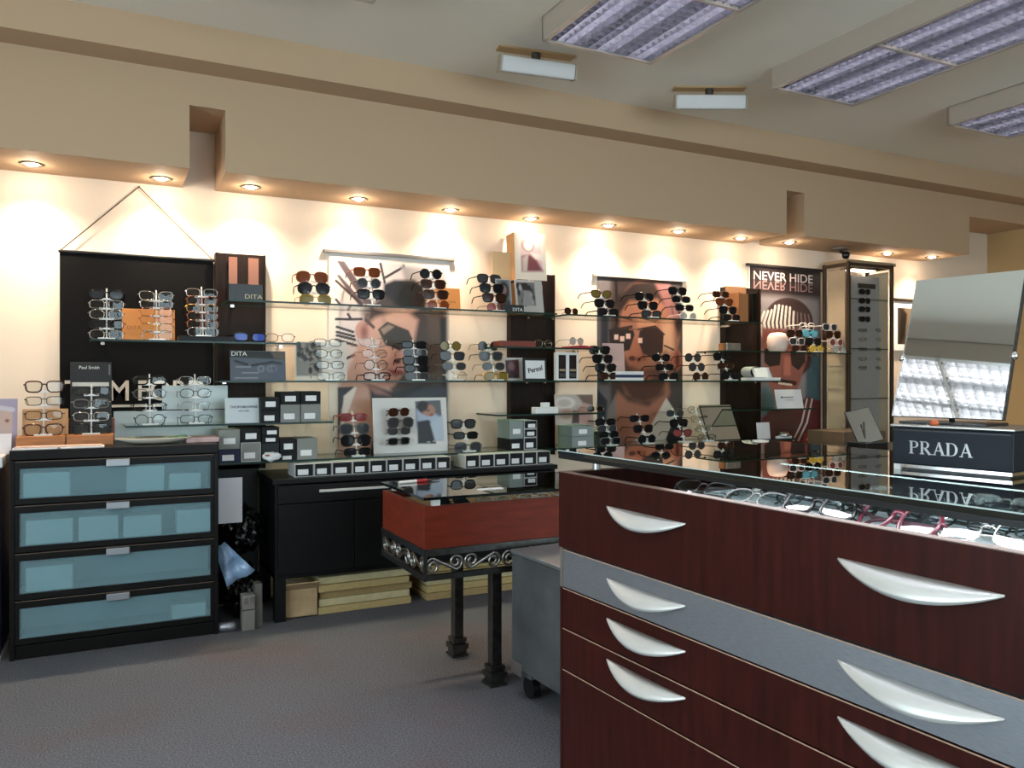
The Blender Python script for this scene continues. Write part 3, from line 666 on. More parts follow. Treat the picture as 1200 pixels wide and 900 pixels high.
# black lettered board hanging from a nail by two cords
x0, x1 = px(70, 4.335), px(250, 4.335); z1 = zz(160, 300, 4.335); z0 = .90
t = thing('hanging_board', 'black board with large white letters, hung from two cords behind the chest', 'board', ((x0 + x1) / 2, 4.345, z0)); w = (x1 - x0) / 2
BOARD = mat('black felt board', '060404', .6, spec=.12)
bx('panel', BOARD, t, -w, w, -.014, -.002, 0, z1 - z0)
MB().tube([(-w - .006, -.016, z1 - z0), (w + .006, -.016, z1 - z0)], .007, 8).build('top_rod', BLACKP, t)
xn, zn = py(163, 219, 4.335)
for s in (-1, 1): MB().tube([(s * w, -.016, z1 - z0), (xn - t.location.x, -.012, zn - z0)], .0028, 5).build('cord', mat('brown cord', '4a3426', .7), t)
MB().tube([(xn - t.location.x, .004, zn - z0), (xn - t.location.x, -.02, zn - z0)], .004, 6).build('nail', IRON, t)
zt_ = zz(150, 459, 4.33) - z0
PALEINK = mat('pale letters', 'cfc6bc', .5)
text('lettering', 'TOM', .138, PALEINK, t, px(153, 4.33) - t.location.x, -.0148, zt_, align='RIGHT', sx=.92, bold=.012)
text('lettering', 'FORD', .138, PALEINK, t, px(160, 4.33) - t.location.x, -.0148, zt_, align='LEFT', sx=.88, bold=.012)
bx('underline', PALEINK, t, -w + .05, w - .02, -.0152, -.0144, zz(160, 477, 4.33) - z0, zz(160, 474, 4.33) - z0)

# ================================================================== glasses
def outline(shape, n=20):
    a, b, e = dict(rect=(.0265, .0165, 3.6), oval=(.026, .0185, 2.5), round=(.0235, .0225, 2.0), way=(.0275, .0215, 3.2), avi=(.030, .0255, 2.4), cat=(.028, .020, 2.6))[shape]
    P = []
    for i in range(n):
        w = 2 * math.pi * i / n; c, s = math.cos(w), math.sin(w)
        x = a * math.copysign(abs(c) ** (2 / e), c); z = b * math.copysign(abs(s) ** (2 / e), s)
        if shape == 'way': x *= 1 + .10 * z / b
        if shape == 'avi': x *= 1 + .10 * z / b; x += .004 * (1 - z / b) * .5; z -= .002
        if shape == 'cat': z += .005 * max(0, x / a) ** 2
        P.append((x, z))
    return P, a, b
GM = {}
def gmesh(shape, thick):
    if (shape, thick) in GM: return GM[shape, thick]
    P, a, b = outline(shape); r = .0031 if thick else .0016; cx = a + .0085; cv = lambda x: 1.1 * x * x
    fm = MB()
    for s in (-1, 1): fm.tube([(s * (cx + x), cv(cx + x), z) for x, z in P][::s], r, 5, True)
    q = b * .28; i0 = cx - a + .001
    fm.tube([(-i0, cv(i0), q), (-i0 * .4, -.001, q + .004), (i0 * .4, -.001, q + .004), (i0, cv(i0), q)], r, 5)
    hx = cx + a + .005; hz = b * .35
    for s in (-1, 1): fm.tube([(s * (cx + a - .001), cv(cx + a), hz), (s * hx, cv(hx), hz), (s * hx, cv(hx) + .006, hz)], r * 1.05, 5)
    lm = []; tm = []; tf = []
    for s in (-1, 1):
        l = MB(); n = len(P)
        pts = [(s * (cx + x * .98), cv(cx + x) - .0006, z * .98) for x, z in P] + [(s * cx, cv(cx) - .0012, 0)]
        fs = [(i, (i + 1) % n, n) if s > 0 else ((i + 1) % n, i, n) for i in range(n)]
        l.add(pts, fs); lm.append(l.mesh('lens', LENSC, smooth=True))
        yh = cv(hx) + .006; rr = r * .95
        tm.append(MB().tube([(s * hx, yh, hz), (s * (hx + .002), .05, hz), (s * hx, .098, hz), (s * (hx - .003), .122, hz - .010), (s * (hx - .005), .138, hz - .026)], [rr, rr, rr, rr, rr * .8], 5).mesh('temple', BLACKP, smooth=True))
        k = .0035 if s > 0 else .0085
        tf.append(MB().tube([(s * hx, yh, hz), (s * (hx - .004), yh + k, hz), (s * (hx - .10), yh + k + .001, hz - .003), (s * (hx - .122), yh + k, hz - .010), (s * (hx - .132), yh + k, hz - .022)], rr, 5).mesh('temple', BLACKP, smooth=True))
    GM[shape, thick] = (fm.mesh('frame', BLACKP, smooth=True), lm, tm, tf, b); return GM[shape, thick]
FR = dict(black=mat('black acetate', '090809', .25, spec=.3), silver=mat('silver wire', 'b6b2ac', .2, 1.0), gold=mat('gold wire', 'b58a4a', .25, 1.0), tort=mat('tortoiseshell', '4a2614', .2, noise=.5, scale=90),
          red=mat('red acetate', '9a2a2c', .25), grey=mat('grey acetate', '5d5a58', .3), white=mat('white acetate', 'd6c9c2', .3), blue=mat('blue acetate', '25386e', .25), copper=mat('copper wire', 'a05f44', .25, 1.0),
          teal=mat('teal acetate', '3b9bb0', .25), yellow=mat('yellow acetate', 'd8b23c', .3), maroon=mat('maroon acetate', '480f1f', .3), clearf=mat('pale clear acetate', 'b5b0a8', .2))
def lensmat(name, c): return mat('lens ' + name, c, .12, spec=.2)
LN = dict(clear=LENSC, smoke=lensmat('smoke', '17171a'), brown=lensmat('brown', '3a2015'), amber=lensmat('amber', '7a3c1e'), olive=lensmat('olive', '7d6a34'), grey=lensmat('grey', '3b3b3e'),
          rose=lensmat('rose', '8a4440'), mirrorb=lensmat('mirror blue', '4c62b8'), mirrort=lensmat('mirror teal', '7fc4cc'), gold=lensmat('mirror gold', 'd2ab4a'), pale=lensmat('pale grey', 'a9a49c'))
def setm(o, m):
    o.material_slots[0].link = 'OBJECT'; o.material_slots[0].material = m
def eyewear(shape, thick, fr, ln, loc, rz, label, group=None, tilt=0.0, folded=False, roll=0.0, scale=1.0):
    clear = ln in ('clear',); nm = 'eyeglasses' if clear else 'sunglasses'
    f, lm, tm, tf, b = gmesh(shape, thick)
    t = thing(nm, label, 'glasses', loc, rz, group); t.rotation_euler = (tilt, roll, rz); t.scale = (scale,) * 3
    o = link('frame', f, t); setm(o, FR[fr])
    for l in lm: o = link('lens', l, t); setm(o, LN[ln])
    for q in (tf if folded else tm): o = link('temple', q, t); setm(o, FR[fr])
    return t
CN = dict(black='black', silver='silver wire', gold='gold wire', tort='tortoiseshell', red='red', grey='grey', white='white', blue='blue', copper='copper', teal='teal', yellow='yellow', maroon='maroon', clearf='pale clear')
SN = dict(rect='rectangular', oval='oval', round='round', way='square', avi='aviator', cat='cat eye')
PLN = ['top', 'second', 'third', 'fourth', 'fifth', 'sixth', 'seventh']
def parse(s):
    a = s.split('-'); return a[0].rstrip('+'), a[0].endswith('+'), a[1], a[2]
STB = MB().box(-.035, .035, -.028, .028, 0, .007).mesh('base', ACRYL, .002)
PEG = MB().box(-.030, .030, -.009, .009, -.008, 0).mesh('nose_rest', WHITEP)
def stand(u, vtop, z, phrase, items, Y=4.06, lean=.62, rz=0.0, pole=True):
    """tilted rod stand; items from the top down: 'shape[+]-frame-lens' (+ = thick frame)"""
    x = px(u, Y); n = len(items); ztop = zz(u, vtop, Y + .08) - .012
    t = thing('eyewear_stand', 'clear tilted rod stand ' + phrase, 'display stand', (x, Y, z), rz, 'eyewear rod stands')
    link('base', STB, t); hgt = ztop - z
    MB().tube([(0, .004, .006), (0, .004 + (hgt + .03) * lean, hgt + .03)], .0035, 6).build('rod', ACRYL, t)
    sp = min(.062, (hgt - .022) / max(1, n - 1) if n > 1 else .05)
    for i, it in enumerate(items):
        sh, th, fr, ln = parse(it); zc = ztop - i * sp; dy = (zc - z) * lean
        b = gmesh(sh, th)[4]
        link('nose_rest', PEG, t, (0, dy - .002, zc - z + b * .28 - .004 - b * .9))
        kind = 'eyeglasses' if ln == 'clear' else 'sunglasses'
        c, s = math.cos(rz), math.sin(rz); ly = dy - .012; j = random.uniform(-.05, .05)
        eyewear(sh, th, fr, ln, (x - s * ly, Y + c * ly, zc), rz + j, '%s %s %s, %s on stand %s' % (CN[fr], SN[sh], kind, PLN[i] if i < n - 1 or n == 1 else 'lowest', phrase), 'glasses on rod stands', scale=1.12)
    return t
S = stand
# shelf over the black board
S(125, 343, 1.318, 'left of the orange card', ['oval+-black-grey', 'rect-silver-clear', 'oval-silver-clear', 'rect-black-clear', 'oval-silver-clear'], lean=.3)
S(184, 345, 1.318, 'in front of the orange card', ['cat-silver-clear', 'rect-silver-clear', 'oval-copper-clear', 'rect-copper-clear', 'oval-gold-clear', 'round-silver-clear'], lean=.3)
S(238, 341, 1.318 + .022, 'on the dark block', ['rect-silver-clear', 'oval-copper-clear', 'rect-gold-clear', 'oval-copper-clear', 'rect-copper-clear', 'oval-silver-clear'], lean=.3)
o = bx('riser_block', BLACKBROWN, None, -.125, .125, -.05, .05, 0, .022, .002); o.location = (px(242, 4.06), 4.06, 1.318); tag(o, 'dark block under a rod stand on the shelf over the lettered board', 'block')
# on the chest
zw = .85
for (u, pnl, lb) in ((50, True, 'wooden block under the rod stand at the far left of the chest'), (105, False, 'wooden block before the small black sign on the chest')):
    xa = px(u, 4.03); o = bx('wooden_block', mat('honey wood', 'b56f3a', .45, noise=.2, scale=9, stretch=(1, 8, 8)), None, -.095, .095, -.06, .06, 0, .045, .003); o.location = (xa, 4.03, zw); tag(o, lb, 'block', 'wooden display blocks')
S(51, 450, zw + .045, 'at the far left of the chest', ['way+-tort-clear', 'rect-black-clear', 'rect-black-clear', 'way+-tort-clear'], Y=4.03, lean=.3)
S(107, 455, zw + .045, 'before the small black sign', ['rect-black-clear', 'rect+-grey-clear', 'rect-silver-clear', 'way-black-clear'], Y=4.03, lean=.3)
S(176, 443, .93, 'left of the two above the patterned dish', ['rect+-black-clear', 'oval-grey-clear', 'rect-black-clear', 'round-black-clear'], lean=.3)
S(230, 443, .93, 'right of the two above the patterned dish', ['rect-silver-clear', 'oval-black-clear', 'oval-silver-clear', 'rect-black-clear'], lean=.3)
# upper shelf
S(370, 322, ZU, 'right of the left wall column', ['avi+-copper-amber', 'avi+-black-smoke', 'avi-gold-olive'], lean=.62)
S(437, 316, ZU, 'before the diagonal lines of the poster', ['way+-rose-amber'.replace('rose', 'copper'), 'round+-grey-grey', 'way+-black-smoke'])
S(514, 318, ZU, 'before the small orange card', ['round+-black-smoke', 'way+-tort-brown', 'way+-tort-brown', 'round-copper-amber'])
S(583, 324, ZU, 'left of the small photo cards', ['way+-black-grey', 'way+-black-smoke', 'way+-black-brown', 'round-copper-rose'])
S(713, 343, ZU, 'at the left edge of the bearded man poster', ['cat+-tort-olive', 'way+-black-smoke', 'way+-black-smoke'])
S(764, 346, ZU, 'on the forehead of the bearded man poster', ['way+-black-smoke', 'way+-black-smoke', 'way+-black-grey'])
S(807, 339, ZU, 'at the right edge of the bearded man poster', ['way+-black-smoke', 'rect+-black-smoke', 'rect+-black-smoke', 'round-white-pale'])
S(858, 343, ZU, 'before the brown leather boxes', ['rect+-tort-brown', 'cat+-tort-amber', 'way+-black-smoke', 'way+-black-smoke'])
# eye level shelf
S(388, 399, ZM, 'before the grey street photo card', ['rect-black-clear', 'oval-black-clear', 'rect-black-clear', 'rect-grey-clear'], lean=.4)
S(442, 399, ZM, 'on the cheek of the profile poster', ['cat-silver-clear', 'oval-copper-clear', 'round-black-clear', 'rect+-black-clear'], lean=.4)
S(489, 402, ZM, 'before the mouth of the profile poster', ['rect+-black-smoke', 'oval-silver-grey', 'way+-black-smoke', 'oval+-black-smoke', 'oval-grey-grey'], lean=.3)
S(535, 403, ZM, 'just right of the profile poster', ['round-black-olive', 'way-black-grey', 'oval-grey-grey', 'round-silver-clear'], lean=.5)
S(582, 403, ZM, 'left of the purple photo card', ['round-black-grey', 'way+-grey-grey', 'oval-grey-grey', 'way+-gold-olive'], lean=.6)
S(714, 408, ZM, 'left of the white and navy book', ['way+-black-smoke', 'way+-black-smoke', 'way+-black-smoke', 'way+-black-brown'])
S(784, 417, ZM, 'right of the white and navy book', ['oval+-black-smoke', 'rect+-black-smoke', 'way+-black-smoke'])
S(822, 417, ZM, 'just right of the bearded man poster', ['round+-tort-grey', 'round+-tort-grey', 'round+-tort-brown'])
S(857, 416, ZM, 'left of the open white booklet', ['way+-black-smoke', 'rect+-tort-brown', 'way+-black-smoke'])
# lowest shelf
S(419, 486, ZL, 'left of the white framed advert', ['rect+-red-rose', 'avi+-grey-grey', 'avi+-black-smoke', 'rect+-black-smoke'], lean=.45)
S(549, 494, ZL, 'right of the white framed advert', ['way+-black-grey', 'rect+-black-smoke', 'avi+-grey-grey'], lean=.55)
S(716, 492, ZL, 'by the grey boxes behind the counter', ['rect+-black-smoke', 'oval-silver-grey', 'oval+-black-smoke', 'way+-grey-smoke'], lean=.5)
S(759, 488, ZL, 'before the neck of the bearded man', ['rect+-black-smoke', 'way+-tort-smoke', 'round+-black-smoke'])
S(803, 482, ZL, 'before the pale collar of the bearded man', ['oval-grey-grey', 'way+-black-smoke', 'cat+-maroon-rose'])
S(829, 478, ZL, 'left of the tilted table mirror', ['oval-silver-clear', 'rect-black-clear', 'rect-silver-clear', 'rect-black-clear'], lean=.6)
# short shelf with colourful pairs
S(937, 390, 1.328, 'beside the pale pink display form', ['way+-black-brown', 'way+-white-grey', 'way+-tort-brown'], lean=.4)
S(957, 381, 1.328, 'second from the right on the colourful shelf', ['way+-white-clear', 'cat+-teal-mirrort', 'way+-black-smoke', 'round+-yellow-gold'], lean=.5)
S(984, 382, 1.328, 'at the right end of the colourful shelf', ['way+-white-grey', 'way+-tort-brown', 'round+-white-rose', 'round-silver-pale'], lean=.5)
# loose pairs lying on the shelves
def loose(u, z, Y, it, label, rz=0.0, tilt=0.0, sc_=1.1, folded=False):
    sh, th, fr, ln = parse(it); b = gmesh(sh, th)[4]
    return eyewear(sh, th, fr, ln, (px(u, Y), Y, z + (b + .0035) * sc_), rz, label, None, tilt, folded, scale=sc_)
loose(293, 1.318, 4.03, 'rect+-black-mirrorb', 'blue mirrored wrap sunglasses standing on the shelf over the lettered board', .12, sc_=1.2)
loose(328, 1.318, 4.03, 'oval-copper-clear', 'thin copper eyeglasses at the right end of the shelf over the lettered board', -.15)
loose(670, ZU, 4.07, 'oval-black-brown', 'oval brown sunglasses lying open between the two portrait posters', .35, sc_=1.0)
loose(637, 1.322, 4.09, 'oval-silver-clear', 'silver eyeglasses standing beside the red book on the short shelf', .2)
loose(676, 1.322 + .018, 4.07, 'round-silver-pale', 'round silver sunglasses on the bright red case', .2, sc_=.95)
loose(698, .945, 4.07, 'oval-gold-smoke', 'gold rimmed dark sunglasses at the right end of the white card shelf', -.1, sc_=.9)
# ================================================================== cards and framed prints
def card(u0, v0, u1, v1, z, Y, col, label, cat='card', lean=8, th=.004, fn=None, nm='display_card', m=None, rz=0):
    um = (u0 + u1) / 2; x0, x1 = px(u0, Y), px(u1, Y); zb = zz(um, v1, Y) if z is None else z; zt = zz(um, v0, Y)
    t = thing(nm, label, cat, ((x0 + x1) / 2, Y, zb), rz); t.rotation_euler.x = -math.radians(lean); w = (x1 - x0) / 2; h = zt - zb
    bx('panel', m or mat('card ' + col, col, .55), t, -w, w, 0, th, 0, h, min(.0012, th / 4))
    if fn:
        A = Art(x0 + .0015, x1 - .0015, zb + .0015, zt - .0015, col, Y, .004); fn(A); A.build('printed_picture', t, (x0 + x1) / 2, -.0008, zb)
    return t, w, h
def loc_(t, u, v):      # photo pixel -> local x, z on the card
    Y = t.location.y; x, z = py(u, v, Y); return x - t.location.x, z - t.location.z
def words(t, body, u, v, size, m, **k):
    x, z = loc_(t, u, v); return text('lettering', body, size, m, t, x, -.0016, z, **k)
GOLDINK = mat('pale gold ink', 'cbb68c', .4)
# orange cards
t, w, h = card(143, 362, 205, 398, 1.318, 4.16, 'e08f45', 'orange card with a faint word behind the middle rod stand on the lettered board shelf', 'card', 5)
words(t, 'DITA', 157, 384, .022, mat('brown ink', '9a5a24', .5), sx=1.2)
t, w, h = card(507, 337, 540, 363, ZU, 4.20, 'e2944a', 'small orange card at the right edge of the profile poster', 'card', 6)
words(t, 'DITA', 530, 354, .016, mat('brown ink', '9a5a24', .5), sx=1.2)
# black block with DITA on the upper shelf, black block at the photo cards, grey blue DITA card
def sign(u0, v0, u1, v1, z, Y, dp, m, label, word, uw, vw, size, ink, cat='sign', **k):
    x0, x1 = px(u0, Y), px(u1, Y); um = (u0 + u1) / 2; h = zz(um, v0, Y) - z
    t = thing('sign_block', label, cat, ((x0 + x1) / 2, Y, z)); w = (x1 - x0) / 2
    bx('block', m, t, -w, w, 0, dp, 0, h, .0015)
    if word:
        x, zq = py(uw, vw, Y); text('lettering', word, size, ink, t, x - t.location.x, -.0008, zq - z, **k)
    return t
sign(268, 333, 308, 351, ZU, 4.10, .04, BLACKP, 'black block lettered in gold at the left end of the upper shelf', 'DITA', 297, 348, .030, GOLDINK, sx=1.25)
sign(588, 357, 614, 368, ZU, 4.05, .03, BLACKP, 'small black block with white letters under the photo cards', 'DITA', 606.5, 363, .026, LETTERW, sx=1.1)
def fdita(A):
    A.poly([(270, 411), (333, 411), (333, 421), (270, 418)], '1a1614', .004)
    A.poly([(318, 412), (333, 412), (333, 421), (322, 420)], '6c5c48', .01)
    for a, b in (((276, 423), (290, 427)), ((296, 428), (316, 425)), ((318, 424), (330, 426))): A.line([a, b], .006, '1c1d26')
    for a, b in (((277, 430), (294, 430)), ((284, 437), (303, 437)), ((275, 443), (302, 443))): A.line([a, b], .0022, 'b3b5bd', a=.8)
    for u in (306, 317, 321): A.ell(u, 432, 4, 4, 'a6a8b4', .006, .7); A.ell(u, 432, 2.6, 2.8, '5f6475', .006)
    A.poly([(316, 430), (333, 426), (335, 446), (318, 446)], '535a75', .04, .6)
t, w, h = card(270, 411, 335, 446, ZM, 4.12, '5e6373', 'grey blue card with printed spectacles at the left end of the eye level shelf', 'card', 6, fn=fdita)
words(t, 'DITA', 280.5, 414.5, .030, LETTERW, sx=1.1)
# grey street photo card
def fstreet(A):
    A.poly([(348, 401), (377, 401), (377, 440), (348, 440)], '76716f', .003); A.poly([(348, 420), (377, 422), (377, 440), (348, 440)], '8a8785', .02)
    for k in range(26):
        u = 351 + (k * 37 % 24); v = 403 + (k * 53 % 18); A.ell(u, v, 2.6, 3.6, ('2e2a2a', '4a4544', '9a9492')[k % 3], .006)
    A.ell(364, 434, 2.2, 4, '1d1b1c', .005); A.ell(371, 431, 2.5, 5, '2a2727', .006, rot=.5)
card(346, 400, 407, 446, ZM, 4.20, 'e0d6d0', 'white card with a grey street photo under the left wall shelf end', 'card', 6, fn=fstreet)
# photo cards over the middle column
def fwoman(A):
    A.poly([(584, 327), (599, 327), (599, 361), (584, 361)], '8a8f90', .003); A.ell(592, 340, 6, 11, '3a2a28', .012); A.ell(592.5, 339, 3, 5, 'b98a78', .008)
    A.poly([(585, 352), (592, 346), (599, 354), (599, 361), (585, 361)], '5b4c4a', .012)
card(583, 326, 601, 362, ZU, 4.13, 'b6b8b6', 'narrow photo card of a dark haired person left of the white tent cards', 'card', 8, fn=fwoman)
def fbw(A):
    A.poly([(608, 330), (629, 330), (629, 358), (608, 358)], '8d8784', .003); A.poly([(608, 330), (618, 330), (618, 334), (608, 334)], '5a3a34', .004)
    for k in range(16): A.ell(609 + (k * 17 % 19), 334 + (k * 29 % 23), 1.6, 4, ('2a2626', '544e4c', 'c9c4c0')[k % 3], .006)
    A.ell(618, 335, 4, 5, '3b3331', .008); A.poly([(613, 358), (616, 340), (623, 340), (626, 358)], 'aaa5a2', .008)
card(606, 327, 638, 367, ZU, 4.12, 'd2cbc4', 'white tent card with a black and white couple photo, lower of two', 'card', 10, fn=fbw)
def ftop(A):
    A.poly([(611, 279), (634, 278), (637, 318), (612, 318)], 'e8c6cc', .004); A.ell(620, 287, 7.5, 8, 'b5908a', .012); A.ell(620, 287, 5.2, 6.4, 'f3e6dc', .01)
    A.poly([(612, 300), (622, 298), (630, 305), (637, 318), (612, 318)], '8a3f46', .02); A.poly([(622, 296), (637, 298), (637, 306), (628, 303)], 'f2e8e0', .01); A.poly([(613, 302), (620, 298), (618, 318), (613, 318)], 'd9c4be', .012)
t, w, h = card(604, 273, 641, 328, None, 4.22, 'f1e6d6', 'white card with a pink portrait, standing highest above the middle column', 'card', 4, fn=ftop)
bx('side_wing', mat('tan card', 'b98b5c', .6), t, -w - .003, -w, .0, .10, -.002, h)
t.location.z = max(t.location.z, ZU + .19)
card(577, 295, 606, 327, None, 4.27, 'cdae84', 'plain tan card behind the pink portrait card', 'card', 3)
bx_o = thing('card_riser', 'tan upright riser behind the white tent cards', 'riser', (px(622, 4.23), 4.23, ZU)); bx('panel', mat('tan card', 'b98b5c', .6), bx_o, -.15, .08, 0, .045, 0, .186, .002)
# purple photo and framed signature sign
def fpurp(A):
    A.poly([(593, 422), (609, 421), (609, 443), (593, 443)], '6a3a44', .004); A.ell(600, 429, 4, 5, '9a6a6c', .01); A.poly([(595, 443), (600, 433), (607, 443)], '44222e', .01)
card(591, 419, 614, 445, ZM, 4.15, 'ded6d2', 'small card with a purple portrait left of the framed sign', 'card', 6, fn=fpurp)
t, w, h = card(614, 420, 641, 445, ZM, 4.06, '1b1a1b', 'black framed white sign with slanted handwriting on the eye level shelf', 'sign', 4, th=.012, nm='framed_sign')
bx('white_insert', PAPER, t, -w + .012, w - .012, -.0009, 0, .012, h - .012)
o = words(t, 'Persol', 627.5, 433, .040, BLACKP, sx=.95, bold=.02); o.rotation_euler.y = -math.radians(12)
# two dark upright display cases in a white holder
t = thing('case_display', 'white upright holder with two dark windows at the start of the right shelf', 'display', (px(665, 4.08), 4.08, ZM))
bx('holder', WHITEP, t, -.075, .075, 0, .03, 0, .165, .002)
for s in (-1, 1):
    wdw = bx('window', mat('dark window', '1d1413', .25), t, s * .036 - .024, s * .036 + .024, -.0025, -.0002, .012, .150)
    bx('lace', mat('tan lace', 'a08a70', .7), wdw, s * .036 - .020, s * .036 + .020, -.004, -.0026, .055, .068); bx('foot_print', mat('grey print', '3a3431', .5), wdw, s * .036 - .02, s * .036 + .02, -.0034, -.0026, .02, .045)
# glasses photo card behind the left right shelf stand, white and navy book
def fgl(A):
    for u in (738 - 12, 738 - 3): A.ell(u - 14, 409, 5.2, 4.8, 'efe8e6', .005); A.ell(u - 14, 409, 3.4, 3.2, 'b39a9c', .005)
card(708, 402, 733, 438, ZM, 4.21, 'a98f92', 'mauve card with printed white spectacles left of the bearded face', 'card', 5)
for x in (-.03, .012):
    c = MB().tube([(px(722, 4.205) + x + .018 * math.cos(a), 4.2, zz(722, 411, 4.2) + .016 * math.sin(a)) for a in [2 * math.pi * i / 14 for i in range(14)]], .003, 5, True)
t = thing('boxed_book', 'white and navy boxed book lying on the right eye level shelf', 'book', (px(738, 4.06), 4.06, ZM)); hb = .0
wb = (px(755, 4.06) - px(722, 4.06)) / 2
bx('lower_half', WHITEP, t, -wb, wb, 0, .12, 0, .018, .001); bx('navy_band', mat('navy band', '202a52', .5), t, -wb + .001, wb - .001, .001, .119, .018, .036); bx('upper_half', WHITEP, t, -wb, wb, 0, .12, .036, .056, .001)
# red book and tan book, bright red case, on the short shelf
o = bx('book', mat('red brown book', '7a2f1f', .5), None, -.11, .11, -.05, .05, 0, .032, .002); o.location = (px(603, 4.06), 4.06, 1.322); tag(o, 'red brown book lying at the left end of the red case shelf', 'book')
t = thing('eyewear_case', 'bright red soft case lying right of the middle column', 'case', (px(676, 4.07), 4.07, 1.322))
m = MB(); m.prism([(-.085, 0), (.095, 0), (.092, .008), (.05, .016), (.01, .018), (-.085, .010)], -.035, .035); m.build('body', mat('red felt', 'a0202c', .7), t, bevel=.002)
# silver case on the right short shelf, brown leather boxes on the upper shelf
t = thing('instrument_case', 'small silver case on the short shelf left of the pink display form', 'case', (px(860, 4.06), 4.06, 1.328))
bx('body', mat('silver leather', '8f8a84', .35, .6), t, -.06, .06, 0, .06, 0, .05, .004); bx('side_grip', TAN, t, -.085, -.061, .005, .05, 0, .048, .002); bx('latch', CHROME, t, -.008, .008, -.003, -.0005, .02, .034)
zt1 = zz(876, 343, 4.12) - ZU
t = thing('leather_box', 'open brown leather presentation box on the upper shelf at the right column', 'box', (px(876, 4.12), 4.12, ZU))
bx('side_board', TAN, t, -.075, -.07, 0, .12, 0, zt1); bx('inner_board', mat('light tan leather', 'b4794a', .5), t, -.069, .035, .03, .036, 0, zt1 * .98); bx('spine', BLACKBROWN, t, .045, .085, 0, .05, 0, zt1, .002)
o = bx('backing_board', mat('brown board', '7a5638', .55), None, -.13, .05, 0, .012, 0, zz(866, 336, 4.26) - ZU, .002); o.location = (px(868, 4.26), 4.26, ZU); tag(o, 'plain brown board behind the leather presentation box', 'board')
# open white booklet
t = thing('booklet', 'white booklet with a curled page on the right eye level shelf', 'booklet', (px(894, 4.05), 4.05, ZM))
m = MB().box(-.10, .14, -.02, .10, 0, .020); m.build('page_block', PAPER, t, bevel=.002)
m = MB(); n = 14; P = [(-.115 + .062 * (1 - math.cos(a)) * .9, .022 + .036 * (1 + math.sin(a)) + .0) for a in [-math.pi / 2 + math.pi * 2 * .78 * i / n for i in range(n + 1)]]
pts = [(-.02, .021)] + [(-.06 - .05 * math.sin(q), .021 + .036 * (1 - math.cos(q))) for q in [math.pi * 1.25 * i / n for i in range(n + 1)]]
vs = [(x, y, z) for x, z in pts for y in (0, .09)] ; m.add(vs, [(2 * i, 2 * i + 1, 2 * i + 3, 2 * i + 2) for i in range(len(pts) - 1)]); m.build('curled_page', mat('grey white page', 'b9b6b3', .6), t, smooth=True)
m = MB(); m.m = Matrix.Translation((0, .03, .021)) @ Matrix.Rotation(math.radians(62), 4, 'X'); m.box(-.045, .11, 0, .075, 0, .004); m.build('raised_page', PAPER, t)
# white card on short right shelf, card and chrome clip below
t, w, h = card(911, 456, 942, 478, .945, 4.05, 'e9e2de', 'white name card on the short shelf over the reddish poster', 'sign', 12)
x, z = loc_(t, 918, 465.5)
bx('ink_mark', LETTER, t, x - .006, x + .006, -.0016, -.0004, z - .007, z + .007); bx('print_line', mat('light ink', '8a8684', .6), t, x + .010, x + .105, -.0016, -.0004, z - .004, z + .004); bx('print_line', MC['light ink'], t, x + .03, x + .105, -.0016, -.0004, z - .020, z - .0175)
# bow tie of white card on middle short shelf
t = thing('card_stand', 'white stepped card stand at the left of the short middle shelf', 'stand', (px(641, 4.05), 4.05, .945))
bx('base', WHITEP, t, -.075, .075, 0, .05, 0, .035, .002); bx('top_step', WHITEP, t, -.028, .022, .005, .03, .0352, .062, .002)
# pink photo card and photo below it
def fpink(A):
    A.ell(663, 474, 12, 7, 'efe2dc', .012); A.ell(662, 474, 8, 4.5, 'd9c2bb', .012); A.poly([(677, 464), (697, 464), (697, 478), (684, 474)], '8d6a5f', .02); A.ell(686, 488, 8, 12, 'd9a097', .02); A.ell(664, 487, 8, 6, 'c59482', .02); A.poly([(672, 483), (679, 484), (679, 498), (670, 498)], '6b4a40', .01)
t, w, h = card(651, 464, 696, 500, None, 4.20, 'd9bfb5', 'pink portrait photo card behind the grey boxes at the middle column', 'card', 4, fn=fpink)
t.location.z = ZL + .118
# white framed advert with sunglasses on the lowest shelf
def fadv(A):
    A.poly([(488, 470), (518, 469), (519, 498), (489, 500)], '6d7078', .003); A.poly([(489, 480), (500, 477), (519, 490), (519, 516), (489, 502)], 'b9c4dc', .02)
    A.ell(499, 478, 8.5, 7, '241a18', .01, rot=-.4); A.ell(504, 481, 7.5, 7, 'c98c70', .008); A.ell(497, 476, 6, 6, '2b1f1b', .012); A.ell(503, 481, 2, 1, '6b3f34', .004); A.ell(507, 486, 2.5, 1.4, 'a8584a', .005)
    A.poly([(490, 494), (503, 492), (512, 500), (511, 520), (490, 520)], '23242c', .01); A.poly([(505, 496), (520, 486), (521, 516), (510, 516)], 'c4cede', .012)
    for k, (u, v) in enumerate(((516, 516), (510, 517), (503, 518))): A.line([(u - 2, v), (u + 1, v)], .003, 'b8b4b0')
t, w, h = card(438, 466, 525, 533, ZL, 4.14, 'eee6e2', 'white framed advert with a young man photo behind four printed sunglasses', 'advert', 5, fn=fadv, nm='framed_advert')
for (u, v, ln, rz, shp, fr) in ((468, 483, 'brown', .1, 'oval+', 'tort'), (470, 495, 'grey', -.05, 'avi+', 'grey'), (468, 505, 'grey', -.1, 'oval', 'grey'), (468, 517, 'smoke', .05, 'rect+', 'grey')):
    eyewear(shp.rstrip('+'), '+' in shp, fr, ln, (px(u, 4.085), 4.085, zz(u, v, 4.085)), .25 + rz, '%s sunglasses hung %s on the white framed advert' % (CN[fr], {483: 'highest', 495: 'second', 505: 'third', 517: 'lowest'}[v]), 'glasses on the white advert', scale=1.1, folded=True)
